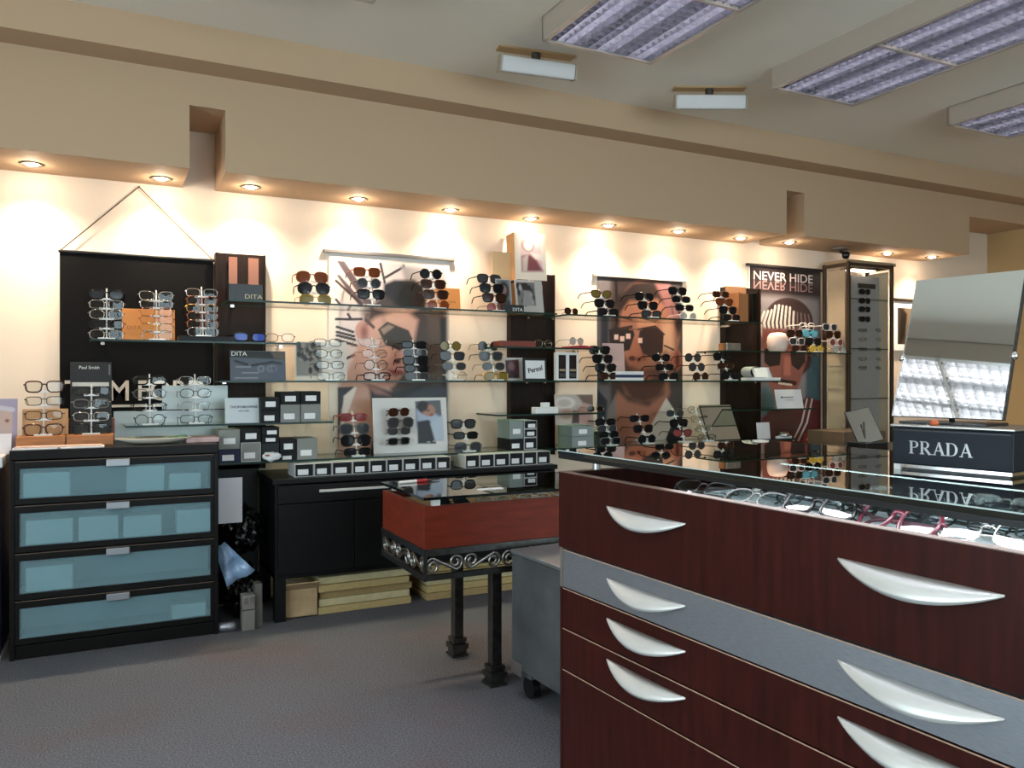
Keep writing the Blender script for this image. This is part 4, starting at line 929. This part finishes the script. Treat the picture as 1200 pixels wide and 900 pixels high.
# small white card and chrome loupe on the lowest right shelf
t, w, h = card(888, 495, 903, 511, ZL + .001, 4.05, 'e6dfdc', 'small white price card on the lowest right shelf', 'card', 6)
t = thing('loupe', 'white folding loupe lying right of the small price card', 'loupe', (px(919, 4.06), 4.06, ZL))
bx('handle', WHITEP, t, -.07, .06, -.012, .012, 0, .012, .003); m = MB(); m.m = Matrix.Scale(.7, 4, (0, 0, 1)); m.lathe([(.045, .017), (.045, .03), (.03, .055), (.001, .062)], -.005, .005, 16); m.build('lens_cover', CHROME, t, smooth=True)

# ---------------------------------------------------------------- chest top
t, w, h = card(82, 424, 131, 500, zw, 4.13, '15110f', 'small black upright sign with white script on the chest', 'sign', 4, th=.02, nm='upright_sign')
words(t, 'Paul Smith', 104.5, 430.5, .020, LETTERW); bx('white_bar', PALEINK, t, -w + .008, w - .012, -.0012, -.0002, h * .70, h * .70 + .018); bx('grey_tab', mat('grey tab', '6f6a66', .5), t, w - .013, w - .006, -.0012, -.0002, h * .84, h * .97)
t, w, h = card(26, 455, 80, 497, None, 4.10, 'd0935c', 'tan wooden board behind the far left rod stand on the chest', 'board', 3, th=.012, m=mat('honey board', 'd09a66', .5, noise=.12, scale=9)); t.location.z = zw
t = thing('cherry_riser', 'red brown wooden riser behind the two rod stands on the chest', 'riser', (px(100, 4.16), 4.16, zw)); bx('block', mat('red riser wood', '8d4526', .45, noise=.15, scale=8), t, -.19, .12, 0, .05, 0, .11, .002)
for k, (u, lb) in enumerate(((44, 'left'), (95, 'right'))):
    t = thing('leaflet_tray', 'shallow pale tray at the front edge of the chest, %s of two' % lb, 'tray', (px(u, 3.87), 3.87, zw), 0, 'pale trays on the chest')
    bx('tray_base', WHITEP, t, -.088, .088, -.045, .045, 0, .006, .002); bx('paper', mat('blush paper', 'dcb8a8', .6), t, -.080, .080, -.040, .040, .0062, .011)
SILV = mat('pale ribbed metal', '9fa5a6', .4, .4)
card(190, 448, 267, 476, None, 4.26, 'aebcc0', 'pale ribbed panel, upper of two behind the rod stands over the chest', 'panel', 2, m=SILV)
t, w, h = card(133, 479, 267, 512, None, 4.26, 'b4bcba', 'long pale ribbed panel standing on the chest behind the patterned dish', 'panel', 2, m=SILV); t.location.z = zw
[o for o in COL.objects if o.get('label', '').startswith('pale ribbed panel')][0].location.z = zw + h + .004
# dish
t = thing('patterned_dish', 'shallow oval dish with a green patterned lining at the right of the chest top', 'dish', (px(180, 3.98), 3.96, zw)); m = MB(); m.m = Matrix.Diagonal((1.0, .55, 1, 1))
m.lathe([(.05, 0), (.10, .006), (.16, .026), (.157, .029), (.098, .010), (.001, .008)], 0, 0, 28, True); m.build('bowl', mat('cream ceramic', 'cfc3b4', .25), t, smooth=True)
m = MB(); m.m = Matrix.Translation((.06, .01, .018)) @ Matrix.Rotation(math.radians(-8), 4, 'Y'); m.box(-.07, .08, -.035, .035, 0, .006); m.build('green_cloth', mat('green patterned cloth', '4c7a55', .7, noise=.6, scale=60), t, bevel=.002)
o = bx('magazine', mat('pink magazine cover', 'c9a3a0', .45, noise=.3, scale=14), None, -.07, .07, -.08, .08, 0, .022, .002); o.location = (px(236, 4.0), 4.02, zw); tag(o, 'pink covered magazine at the right end of the chest top', 'magazine')
# white name card
t, w, h = card(264, 466, 307, 496, .93, 4.05, 'cfd4d6', 'pale grey name card with two lines of print on the shelf over the chest', 'sign', 7)
words(t, 'THOM BROWNE', 286, 477, .017, LETTER); words(t, 'NEW YORK', 286, 481.5, .0095, LETTER)

# ================================================================== case boxes with white labels
def stack(u0, u1, z, Y, rows, where, dp=.16, grp='labelled case boxes'):
    x0, x1 = px(u0, Y) + .001, px(u1, Y) - .001; tt = Y / ray((u0 + u1) / 2, 446)[1]; zc = z
    for k, (hp, m, sleeve) in enumerate(rows):
        h = hp * tt / FPX; w = (x1 - x0) / 2
        pos = '' if len(rows) == 1 else ', bottom' if k == 0 else ', top' if k == len(rows) - 1 else ', middle'
        nm = {BLACKBOX: 'black', GREYBOX: 'grey', NAVYBOX: 'navy', CHARBOX: 'charcoal', GREYBOX2: 'grey green'}[m]
        t = thing('case_box', '%s case box with label%s, %s' % (nm, pos, where), 'box', ((x0 + x1) / 2, Y, zc), 0, grp)
        bx('sleeve', PALEBOX if sleeve else m, t, -w, w, 0, dp, 0, h - .001, .001)
        e = .004 if sleeve else .0025
        bx('front', m, t, -w + e, w - e, -.0012, -.0001, e, h - e)
        lw = min(w * .55, .028); lh = min(h * .36, .024); lx = (k % 3 - 1) * .006; lz = h * (.22 if k % 2 == 0 else .30)
        bx('label', PAPER, t, lx - lw, lx + lw, -.0022, -.0013, lz - .004, lz + lh)
        zc += h
stack(306, 328, .93, 3.99, [(15, BLACKBOX, 0), (15, BLACKBOX, 0)], 'right of the pale name card')
stack(328.5, 352, .93, 3.99, [(21, GREYBOX, 0), (15, BLACKBOX, 0)], 'second stack right of the pale name card')
stack(352.5, 376, .93, 3.99, [(21, GREYBOX, 0), (15, BLACKBOX, 0)], 'third stack right of the pale name card')
stack(256, 281.5, ZL, 4.0, [(16, NAVYBOX, 0), (23, GREYBOX, 0)], 'leftmost on the lowest shelf')
stack(282, 306, ZL, 4.0, [(23, GREYBOX, 1), (16, BLACKBOX, 0)], 'second stack on the lowest shelf')
stack(306.5, 327.5, ZL, 4.0, [(21, CHARBOX, 0), (9, BLACKBOX, 0), (10, BLACKBOX, 0)], 'third stack on the lowest shelf')
stack(328, 347.5, ZL, 4.0, [(9, BLACKBOX, 0), (16, BLACKBOX, 0)], 'fourth stack on the lowest shelf')
stack(348, 372, ZL, 4.0, [(25, GREYBOX, 0)], 'right of the four stacks on the lowest shelf')
E1 = [345, 368, 389, 413, 433, 453, 472, 492, 511, 528]; E2 = [545, 562, 579, 597, 613, 629, 645]
for k in range(9): stack(E1[k], E1[k + 1], SH, 3.90, [(15.5, BLACKBOX, 1)], '%s from left in the left row on the sideboard' % ORD[k], grp='boxes in a row on the sideboard')
for k in range(6): stack(E2[k], E2[k + 1], SH, 3.90, [(15.5, BLACKBOX, 1)], '%s from left in the right row on the sideboard' % ORD[k], grp='boxes in a row on the sideboard')
stack(597, 613.5, ZL, 4.02, [(13, BLACKBOX, 0), (22, GREYBOX2, 0)], 'left stack before the middle column')
stack(614, 629.5, ZL, 4.02, [(14, BLACKBOX, 1), (10, BLACKBOX, 1), (10, BLACKBOX, 1)], 'right stack before the middle column')
stack(670, 696, ZL, 4.02, [(12.5, GREYBOX2, 0), (12.5, GREYBOX2, 0)], 'grey pair right of the middle column')
stack(697, 723, ZL, 4.17, [(15, GREYBOX2, 0)], 'behind the dark stand left of the bearded chin', dp=.10)
# little white bag clipped on the lowest shelf
t = thing('cloth_pouch', 'white pouch with a red spot at the edge of the lowest left shelf', 'pouch', (px(318, 3.96), 3.965, ZL))
m = MB(); m.m = Matrix.Translation((0, 0, .022)) @ Matrix.Diagonal((.046, .018, .022, 1)); b_ = bmesh.new(); bmesh.ops.create_icosphere(b_, subdivisions=2, radius=1); m.add([v.co * (1 + .18 * math.sin(v.co.x * 7 + v.co.z * 5)) for v in b_.verts], [[v.index for v in f.verts] for f in b_.faces]); b_.free(); m.build('pouch_body', PAPER, t, smooth=True)
bx('red_spot', mat('red print', 'a83a3a', .6), t, -.03, -.012, -.0225, -.018, .028, .036)

# ================================================================== left of the chest: leaflet stand over blue drawers
t = thing('storage_tower', 'white topped tower of navy plastic drawers at the left edge', 'drawers', (-.62, 4.05, 0)); NAVYP = mat('navy plastic', '131a44', .35)
bx('top', mat('white laminate', 'dfd9d6', .4), t, -.22, .245, -.22, .22, .78, .825, .004)
bx('frame', NAVYP, t, -.20, .235, -.20, .2, .02, .78)
bx('base', WHITEP, t, -.2, .235, -.21, .2, 0, .02)
for k in range(5):
    d = bx('drawer', NAVYP, t, -.19, .228, -.222, -.201, .055 + k * .145, .19 + k * .145, .004); bx('label', PAPER, d, .17, .222, -.2235, -.222, .10 + k * .145, .145 + k * .145)
def fleaf(A):
    A.poly([(-4, 478), (14, 478), (14, 512), (-4, 512)], 'd8b7ac', .004); A.ell(7, 490, 6, 12, 'e0b7a4', .012); A.ell(8, 493, 2.6, 2, '9a5a50', .005); A.line([(1, 478), (14, 480)], .01, 'ddd2da')
t, w, h = card(-12, 467, 20, 535, .825, 4.06, 'b9a6c0', 'lilac leaflet holder with a portrait leaflet at the left edge', 'leaflet holder', 6, fn=fleaf, nm='leaflet_holder')
card(-12, 508, 13, 535, .825, 3.98, 'e8dcdc', 'white leaflet before the lilac leaflet holder', 'leaflet', 14, nm='leaflet')

# ================================================================== bags and bits between chest and sideboard
def blob(r, seed, sub=4, f=1.0):
    from mathutils import noise
    b = bmesh.new(); bmesh.ops.create_icosphere(b, subdivisions=sub, radius=1); vs = []
    for v in b.verts:
        p = v.co.normalized(); n1 = noise.noise(p * 2.2 + Vector((seed, 0, 0))); n2 = abs(noise.noise(p * 5.5 + Vector((0, seed, 0)))); n3 = abs(noise.noise(p * 12 + Vector((0, 0, seed))))
        q = p * (1 + .18 * n1 * f - .22 * n2 * f - .10 * n3 * f); vs.append((q.x * r[0], q.y * r[1], q.z * r[2]))
    fs = [[v.index for v in f_.verts] for f_ in b.faces]; b.free(); return vs, fs
BAG = mat('black bin bag film', '0c0c0e', .18, coat=.5)
for nm, lb, c, r, sd in (('bin_bag', 'lower crumpled black bin bag between chest and sideboard', (.572, 4.08, .135), (.108, .15, .13), 3.1), ('bin_bag', 'upper crumpled black bin bag between chest and sideboard', (.585, 4.10, .41), (.108, .16, .125), 8.4)):
    o = MB().add(*blob(r, sd)).build(nm, BAG); o.location = c; tag(o, lb, 'bag', 'black bin bags')
# blue plastic sheet
m = MB(); vs = []
for j in range(9):
    for i in range(7):
        a, b = i / 6 - .5, j / 8 - .5; vs.append((a * (.05 + .09 * (j / 8)) + .02 * (j / 8), .018 * math.sin(9 * a + 5 * b) + .012 * math.sin(14 * b), -b * .19))
m.add(vs, [(j * 7 + i, j * 7 + i + 1, j * 7 + i + 8, j * 7 + i + 7) for j in range(8) for i in range(6)])
o = m.build('plastic_sheet', mat('pale blue film', '8aa6c6', .25, coat=.3), smooth=True); o.location = (px(268, 3.86), 3.87, zz(270, 660, 3.86)); o.rotation_euler.y = math.radians(-24); tag(o, 'pale blue plastic sheet hanging over the black bin bags', 'plastic')
t, w, h = card(256, 560, 284, 613, None, 3.97, 'd8d6dc', 'white paper sheet hanging under the shelf above the bin bags beside the chest', 'paper', 0, th=.002, nm='paper_sheet')
x, z = py(292, 730, 3.84)
t = thing('dispenser', 'grey dispenser with chrome switches on the floor beside the chest', 'dispenser', (px(291.5, 3.80), 3.80, 0)); G = mat('warm grey plastic', '77726b', .5)
bx('lower_body', G, t, -.028, .028, 0, .06, 0, .09, .003); bx('upper_body', G, t, -.028, .028, 0, .06, .094, .16, .003); bx('side_body', mat('dim grey plastic', '5e5a54', .5), t, .032, .065, .03, .09, 0, .20, .003)
for s in (-.02, .006): bx('switch', CHROME, t, s, s + .014, -.005, -.0005, .125, .15)
t = thing('spray_can', 'small silver can lying on the floor beside the chest', 'can', (px(266, 3.82), 3.83, .022)); m = MB(); m.m = Matrix.Rotation(math.pi / 2, 4, 'Y') @ Matrix.Rotation(.2, 4, 'X'); m.lathe([(.012, -.042), (.021, -.040), (.022, .03), (.012, .04)], 0, 0, 14); m.build('body', STEEL, t, smooth=True)
bx('cap', WHITEP, t, -.05, -.036, -.008, .008, .012, .028, .002)

# ================================================================== small table: glasses under the glass and papers
for k, (dx, it) in enumerate(((.13, 'rect-black-smoke'), (.30, 'oval-clearf-clear'), (.47, 'rect-white-clear'), (.64, 'oval-white-clear'), (.81, 'way+-clearf-rose'), (.98, 'oval-white-clear'))):
    sh, th, fr, ln = parse(it)
    for r_ in range(2):
        eyewear(sh, th, fr, ln, (TX + dx + .05 * r_, TY0 + .06 + .14 * r_, ZTAB - .03 + .024), random.uniform(-.3, .3), '%s glasses under the small table glass, %s from left, %s row' % (CN[fr], ORD[k], 'front' if r_ == 0 else 'back'), 'glasses in the small table', tilt=-.4, folded=True)
o = bx('price_strip', PAPER, None, -.05, .05, -.012, .012, 0, .003); o.location = (TX + .30, TY0 + .10, .723); tag(o, 'white paper strip on the small table glass', 'paper')
t = thing('pen', 'red and white pen at the far left corner of the small table glass', 'pen', (TX + .10, TY1 - .07, .723), .2)
m = MB().tube([(-.06, 0, .006), (.02, 0, .006)], .006, 8); m.build('barrel', WHITEP, t); MB().tube([(.0205, 0, .006), (.07, 0, .006)], .0062, 8).build('grip', mat('red grip', 'a82a32', .4), t); MB().tube([(.0705, 0, .006), (.13, 0, .005)], [.005, .002], 8).build('tip', IRON, t)

# ================================================================== counter: tray of spectacles
ca, sa = math.cos(cang), math.sin(cang)
def cw(x, y): return CX_ + ca * x - sa * y, CYY + sa * x + ca * y      # counter local -> world
TR = ['front', 'second', 'third', 'fourth', 'fifth']
pool = ['rect-black-clear', 'oval-grey-clear', 'rect+-black-clear', 'way-black-clear', 'cat-black-clear', 'oval-black-clear', 'rect-silver-clear', 'way+-black-clear', 'oval-grey-clear', 'rect-black-clear']
rnd = random.Random(5)
TR = ['front', 'second', 'third', 'fourth', 'fifth', 'sixth', 'seventh']
for r_ in range(7):
    for k in range(9):
        it = pool[rnd.randrange(10)]
        if (r_, k) in ((0, 3),): it = 'way+-maroon-clear'
        if (r_, k) in ((2, 2), (3, 1)): it = 'oval-copper-clear'
        sh, th, fr, ln = parse(it)
        xx = .066 + r_ * .072 + rnd.uniform(-.008, .008); yy = -(.42 + k * .135 + .06 * (r_ % 2) + rnd.uniform(-.012, .012))
        X_, Y_ = cw(xx, yy); tl = -rnd.uniform(.6, 1.05); rz_ = -math.pi / 2 + cang + rnd.uniform(-.25, .25)
        g = eyewear(sh, th, fr, ln, (X_, Y_, TZ + .013 + .016 * math.cos(tl)), rz_, '%s %s eyeglasses in the bright counter tray, %s row, %s from far end' % (CN[fr], SN[sh], TR[r_], ORD[k]), 'eyeglasses in the counter tray', tilt=tl, folded=True, scale=1.1)
        for c in g.children:
            if c.name.startswith('lens'): setm(c, LENST)

# ================================================================== lettered pedestal and tilted mirror on the counter
pa = math.atan2(.157, .987); PX, PY = 1.317, 1.032; PL, PD, P0, P1 = .209, .15, GT1 + .010, 1.0465
t = thing('lettered_pedestal', 'navy black display pedestal with raised silver letters on the glass counter', 'pedestal', (PX, PY, GT1), pa)
DARKN = mat('navy black lacquer', '11161f', .45, spec=.2)
bx('body', DARKN, t, 0, PD, -PL, 0, .010, P1 - GT1, .003)
bx('base_strip', CHROME, t, .006, PD - .006, -PL + .004, -.012, .004, .0098); bx('foot', ACRYL, t, .004, .02, -.014, -.002, 0, .0098); bx('base_plinth', BLACKP, t, .01, PD - .01, -PL + .008, -.02, 0, .0038)
bx('top_plate', mat('pale steel', 'b9b6b0', .25, .9), t, -.003, PD + .003, -PL - .003, .003, P1 - GT1 + .0004, P1 - GT1 + .0055, .002)
bx('shadow_groove', BLACKP, t, -.0006, -.0001, -PL + .003, -.003, P1 - GT1 - .006, P1 - GT1 - .004)
# serif capitals from strokes; unit cell height 1, drawn in (x, z)
def letter(ch):
    m = MB(); S_ = .13; q = .055; D0, D1 = -.16, 0
    def bar(x0, z0, x1, z1, w): 
        d = Vector((x1 - x0, z1 - z0)); n = Vector((-d.y, d.x)).normalized() * w / 2
        P = [(x0 + n.x, z0 + n.y), (x0 - n.x, z0 - n.y), (x1 - n.x, z1 - n.y), (x1 + n.x, z1 + n.y)]
        ar = sum(P[i][0] * P[(i + 1) % 4][1] - P[(i + 1) % 4][0] * P[i][1] for i in range(4)); m.prism(P if ar > 0 else P[::-1], D0, D1)
    def ser(x, z, w=.34): m.prism([(x - w / 2, z), (x + w / 2, z), (x + w / 2, z + q), (x - w / 2, z + q)], D0, D1)
    def bowl(cx, cz, rx, rz, a0, a1, w, n=14):
        for i in range(n):
            a, b = a0 + (a1 - a0) * i / n, a0 + (a1 - a0) * (i + 1) / n; wa = lambda t_: w * (.45 + .55 * abs(math.cos(t_)))
            P = [(cx + (rx - wa(a)) * math.cos(a), cz + (rz - .06) * math.sin(a)), (cx + rx * math.cos(a), cz + rz * math.sin(a)), (cx + rx * math.cos(b), cz + rz * math.sin(b)), (cx + (rx - wa(b)) * math.cos(b), cz + (rz - .06) * math.sin(b))]
            m.prism(P, D0, D1)
    if ch in 'PRD':
        bar(.17, 0, .17, 1, .17); ser(.17, 0); ser(.17, 1 - q)
    if ch in 'PR': bowl(.36, .73, .34, .27, -math.pi / 2, math.pi / 2, .17); bar(.17, 1 - .03, .37, 1 - .03, .06); bar(.17, .49, .37, .49, .06)
    if ch == 'R': bar(.38, .48, .74, .0, .17); ser(.76, 0, .26)
    if ch == 'D': bowl(.36, .5, .48, .5, -math.pi / 2, math.pi / 2, .18); bar(.17, 1 - .03, .37, 1 - .03, .06); bar(.17, .03, .37, .03, .06)
    if ch == 'A': bar(.44, .99, .12, .02, .07); bar(.42, .99, .74, .02, .17); bar(.24, .34, .62, .34, .06); ser(.11, 0, .26); ser(.75, 0, .32)
    return m
SILVL = mat('silver lettering', '8f8d8c', .3, .9)
adv = dict(P=.80, R=.95, A=.93, D=.97); hx = .0235; total = sum(adv[c] for c in 'PRADA') * hx
yy = -.033; zc = .031
for ch in 'PRADA':
    m = letter(ch); me = m.mesh('letter', SILVL); me.transform(Matrix.Diagonal((hx * 1.05, hx * .15, hx, 1))); me.transform(Matrix.Rotation(-math.pi / 2, 4, 'Z'))
    link('letter', me, t, (-.0003, yy, zc)); yy -= adv[ch] * hx * 1.05
# tilted mirror on a chrome foot
ma = math.atan2(.17, .985); MX, MY, MZ, MW, MH, TILT = 1.358, 1.063, 1.065, .196, .285, 19.5
t = thing('tilting_mirror', 'rectangular tilting mirror standing on the lettered pedestal', 'mirror', (MX, MY, MZ), ma)
R0 = Matrix.Rotation(math.radians(TILT), 4, 'Y')
def tb(nm, mm, x0, x1, y0, y1, z0, z1, bv=0):
    m = MB(); m.m = R0; m.box(x0, x1, y0, y1, z0, z1); return m.build(nm, mm, t, bv)
tb('mirror_face', MIRROR, 0, .0015, -MW, 0, 0, MH); tb('backing', BLACKP, .0016, .006, -MW, 0, 0, MH)
tb('side_frame', mat('dark edge', '2a2725', .4), -.001, .007, -MW - .003, -MW, 0, MH); tb('side_frame', CHROME, -.001, .007, 0, .0012, 0, MH)
for y in (-MW - .002, .002):
    m = MB(); m.m = R0 @ Matrix.Translation((.003, y, MH * .42)); m.lathe([(.001, -.007), (.006, -.005), (.006, .005), (.001, .007)], 0, 0, 10); m.build('pivot_knob', CHROME, t, smooth=True)
zt2 = P1 + .0055 - MZ
MB().tube([(.0045 + .012, -MW / 2, .03), (.03, -MW / 2, zt2 + .004)], .005, 8).build('strut', BLACKP, t)
bx('foot_plate', BLACKP, t, -.015, .075, -MW + .02, -.02, zt2 + .0003, zt2 + .0045, .001)
o = MB().lathe([(.001, 0), (.007, .001), (.008, .006), (.005, .010), (.001, .011)], 0, 0, 12).build('knob_cap', mat('orange plastic', 'b8562c', .35), None, smooth=True); o.location = (1.375, .985, P1 + .0055 + .0048); o.location.z = P1 + .0055; o.location.x = 1.335; o.location.y = .958
tag(o, 'tiny orange cap on top of the lettered pedestal', 'cap')
# mirror on the lowest right shelf
def easel_mirror(u0, v0, u1, v1, z, Y, rz, lb, lean=16):
    x0, x1 = px(u0, Y), px(u1, Y); w = (x1 - x0) / 2; h = (zz((u0 + u1) / 2, v0, Y) - z) / math.cos(math.radians(lean))
    t = thing('table_mirror', lb, 'mirror', ((x0 + x1) / 2, Y, z), rz); m = MB(); m.m = Matrix.Rotation(-math.radians(lean), 4, 'X'); m.box(-w, w, 0, .002, .004, h); m.build('mirror_face', MIRROR, t)
    m = MB(); m.m = Matrix.Rotation(-math.radians(lean), 4, 'X'); m.box(-w - .003, -w, -.001, .008, 0, h).box(w, w + .003, -.001, .008, 0, h).box(-w, w, .0025, .008, 0, h); m.build('frame', BLACKP, t)
    MB().tube([(0, math.sin(math.radians(lean)) * h * .6 + .012, h * .55), (0, .13, .004)], .005, 6).build('back_leg', BLACKP, t); return t
easel_mirror(832, 475, 868, 519, ZL, 4.07, .0, 'tilted table mirror on the lowest right shelf beside the wire eyeglasses', 24)
x, y = 3.72, 3.0
t = thing('side_plinth', 'low black plinth behind the glass counter under the second tilted mirror', 'plinth', (4.02, 3.25, 0)); bx('body', BLACKWOOD, t, -.45, .45, -.3, .3, 0, .72, .003); bx('top', BLACKP, t, -.47, .47, -.32, .32, .7205, .74, .003)
t = thing('mirror_base_box', 'small black box carrying the tilted mirror behind the counter', 'box', (3.76, 3.10, .74)); bx('body', BLACKP, t, -.07, .10, -.05, .08, 0, .045, .002); bx('lid', CHARBOX, t, -.072, .102, -.052, .082, .0452, .052, .001)
t = thing('table_mirror', 'tilted mirror leaning left on the small black box behind the counter', 'mirror', (3.80, 3.11, .792), math.radians(-30))
for nm, mm, a in (('mirror_face', MIRROR, (-.07, .07, 0, .002, 0, .20)), ('frame', BLACKP, (-.073, .073, .0025, .008, -.001, .203))):
    m = MB(); m.m = Matrix.Rotation(math.radians(-26), 4, 'X') @ Matrix.Rotation(math.radians(-14), 4, 'Y'); m.box(*a); m.build(nm, mm, t)
MB().tube([(-.03, .01, 0), (-.03, .03, .11)], .006, 6).build('strut', IRON, t)

# ================================================================== framed display tower on the right, picture beyond
TX0, TX1, TYF, TYB, TH = 4.715, 5.19, 4.05, 4.285, 1.984
t = thing('display_tower', 'bronze framed glass display tower with a grey eyewear panel on the right', 'display tower', (TX0, TYF, 0)); w = TX1 - TX0; d = TYB - TYF
BRZ = mat('dark bronze', '4a3c30', .4, .6); TANF = mat('tan tower wood', 'b3a085', .5)
for x in (0, w - .022):
    for y in (0, d - .022): bx('post', BRZ, t, x, x + .022, y, y + .022, 0, TH, .002)
for z in (TH - .03, .0):
    bx('front_rail', BRZ, t, .0225, w - .0225, .002, .02, z, z + .024); bx('side_rail', BRZ, t, .002, .02, .0225, d - .0225, z, z + .024); bx('side_rail', BRZ, t, w - .02, w - .002, .0225, d - .0225, z, z + .024)
bx('top_panel', mat('tower top', '9a8468', .5), t, .02, w + .06, .03, d, TH - .004, TH + .02)
bx('lamp_panel', emat('tower lamp', (1, .88, .72), 2.2), t, .12, w - .12, .06, d - .08, TH - .045, TH - .04)
bx('lamp_housing', BRZ, t, .10, w - .10, .05, d - .07, TH - .039, TH - .031)
bx('side_board', TANF, t, .0225, .028, .05, d - .03, .3, TH - .05); bx('side_board', TANF, t, w - .028, w - .024, .03, d - .03, .3, TH - .05)
bx('side_pane', mat('pale side panel', 'c9b7a0', .4), t, .03, .036, .075, d - .06, .9, TH - .12)
bx('eyewear_panel', mat('grey felt panel', '8d8680', .8, noise=.06, scale=60), t, .15, w - .03, .105, .118, .5, TH - .08)
bx('name_strip', mat('dark name strip', '2e2622', .5), t, .22, w - .07, .1015, .1045, TH - .17, TH - .135)
for z in (1.36, 1.72, 1.0): MB().box(.04, w - .03, .0225, .06, z, z + .006).build('glass_shelf', [TOPGLASS], t)
bx('base_cabinet', TANF, t, .024, w - .024, .024, d - .001, .03, .49)
yp = TYF + .096
TOWER = t
def hook(u, v, dx=0): bx('hook', CHROME, TOWER, px(u, yp) + dx - TX0 - .004, px(u, yp) + dx - TX0 + .004, yp - TYF - .012, .1048, zz(u, v, yp) - .012, zz(u, v, yp) - .006)
for i, v in enumerate((342, 352.5, 362.5, 374)):
    u = 1012; hook(u, v, .01); eyewear('way', True, 'black', 'smoke', (px(u, yp) + .01, yp - .006, zz(u, v, yp)), 0, 'black sunglasses on the grey tower panel, %s of the dark pairs' % (PLN[i] if i < 3 else 'lowest'), 'glasses on the tower panel', scale=.85, folded=True)
for i, v in enumerate((387, 397.5, 409, 420.5, 431)):
    for c, u in enumerate((1011, 1031)):
        hook(u, v)
        eyewear(('oval', 'rect')[i % 2], False, 'silver' if i % 2 else 'black', 'clear', (px(u, yp), yp - .006, zz(u, v, yp)), 0, 'thin eyeglasses on the grey tower panel, %s wire row, %s column' % (PLN[i], 'left' if c == 0 else 'right'), 'glasses on the tower panel', scale=.66, folded=True)
def fpic(A):
    A.ell(1066, 376, 9, 22, '8a7257', .03); A.poly([(1056, 360), (1063, 368), (1060, 400), (1054, 402)], '2a2019', .02); A.ell(1068, 382, 2, 3, '5a4030', .01)
    A.poly([(1060, 395), (1075, 388), (1085, 402), (1056, 404)], '6a513c', .03)
t, w_, h_ = card(1052, 362, 1100, 404, None, 4.33, '4a3a2c', 'framed brown portrait on the wall right of the display tower', 'picture', 0, th=.006, fn=fpic, nm='framed_picture')
for a in ((-w_ - .04, w_ + .04, h_, h_ + .05), (-w_ - .04, w_ + .04, -.05, 0), (-w_ - .04, -w_, 0, h_), (w_, w_ + .04, 0, h_)): bx('mat_border', PAPER, t, a[0], a[1], 0, .006, a[2], a[3])
bx('top_frame', BRZ, t, -w_ - .05, w_ + .05, -.01, .018, h_ + .05, h_ + .075, .002)
o = bx('cabinet', mat('brown wood stand', '5d4a38', .5, noise=.2, scale=8), None, -.2, .2, -.15, .15, 0, .80, .004); o.location = (4.45, 3.84, 0)
tag(o, 'plain brown wooden stand beside the foot of the display tower', 'stand')
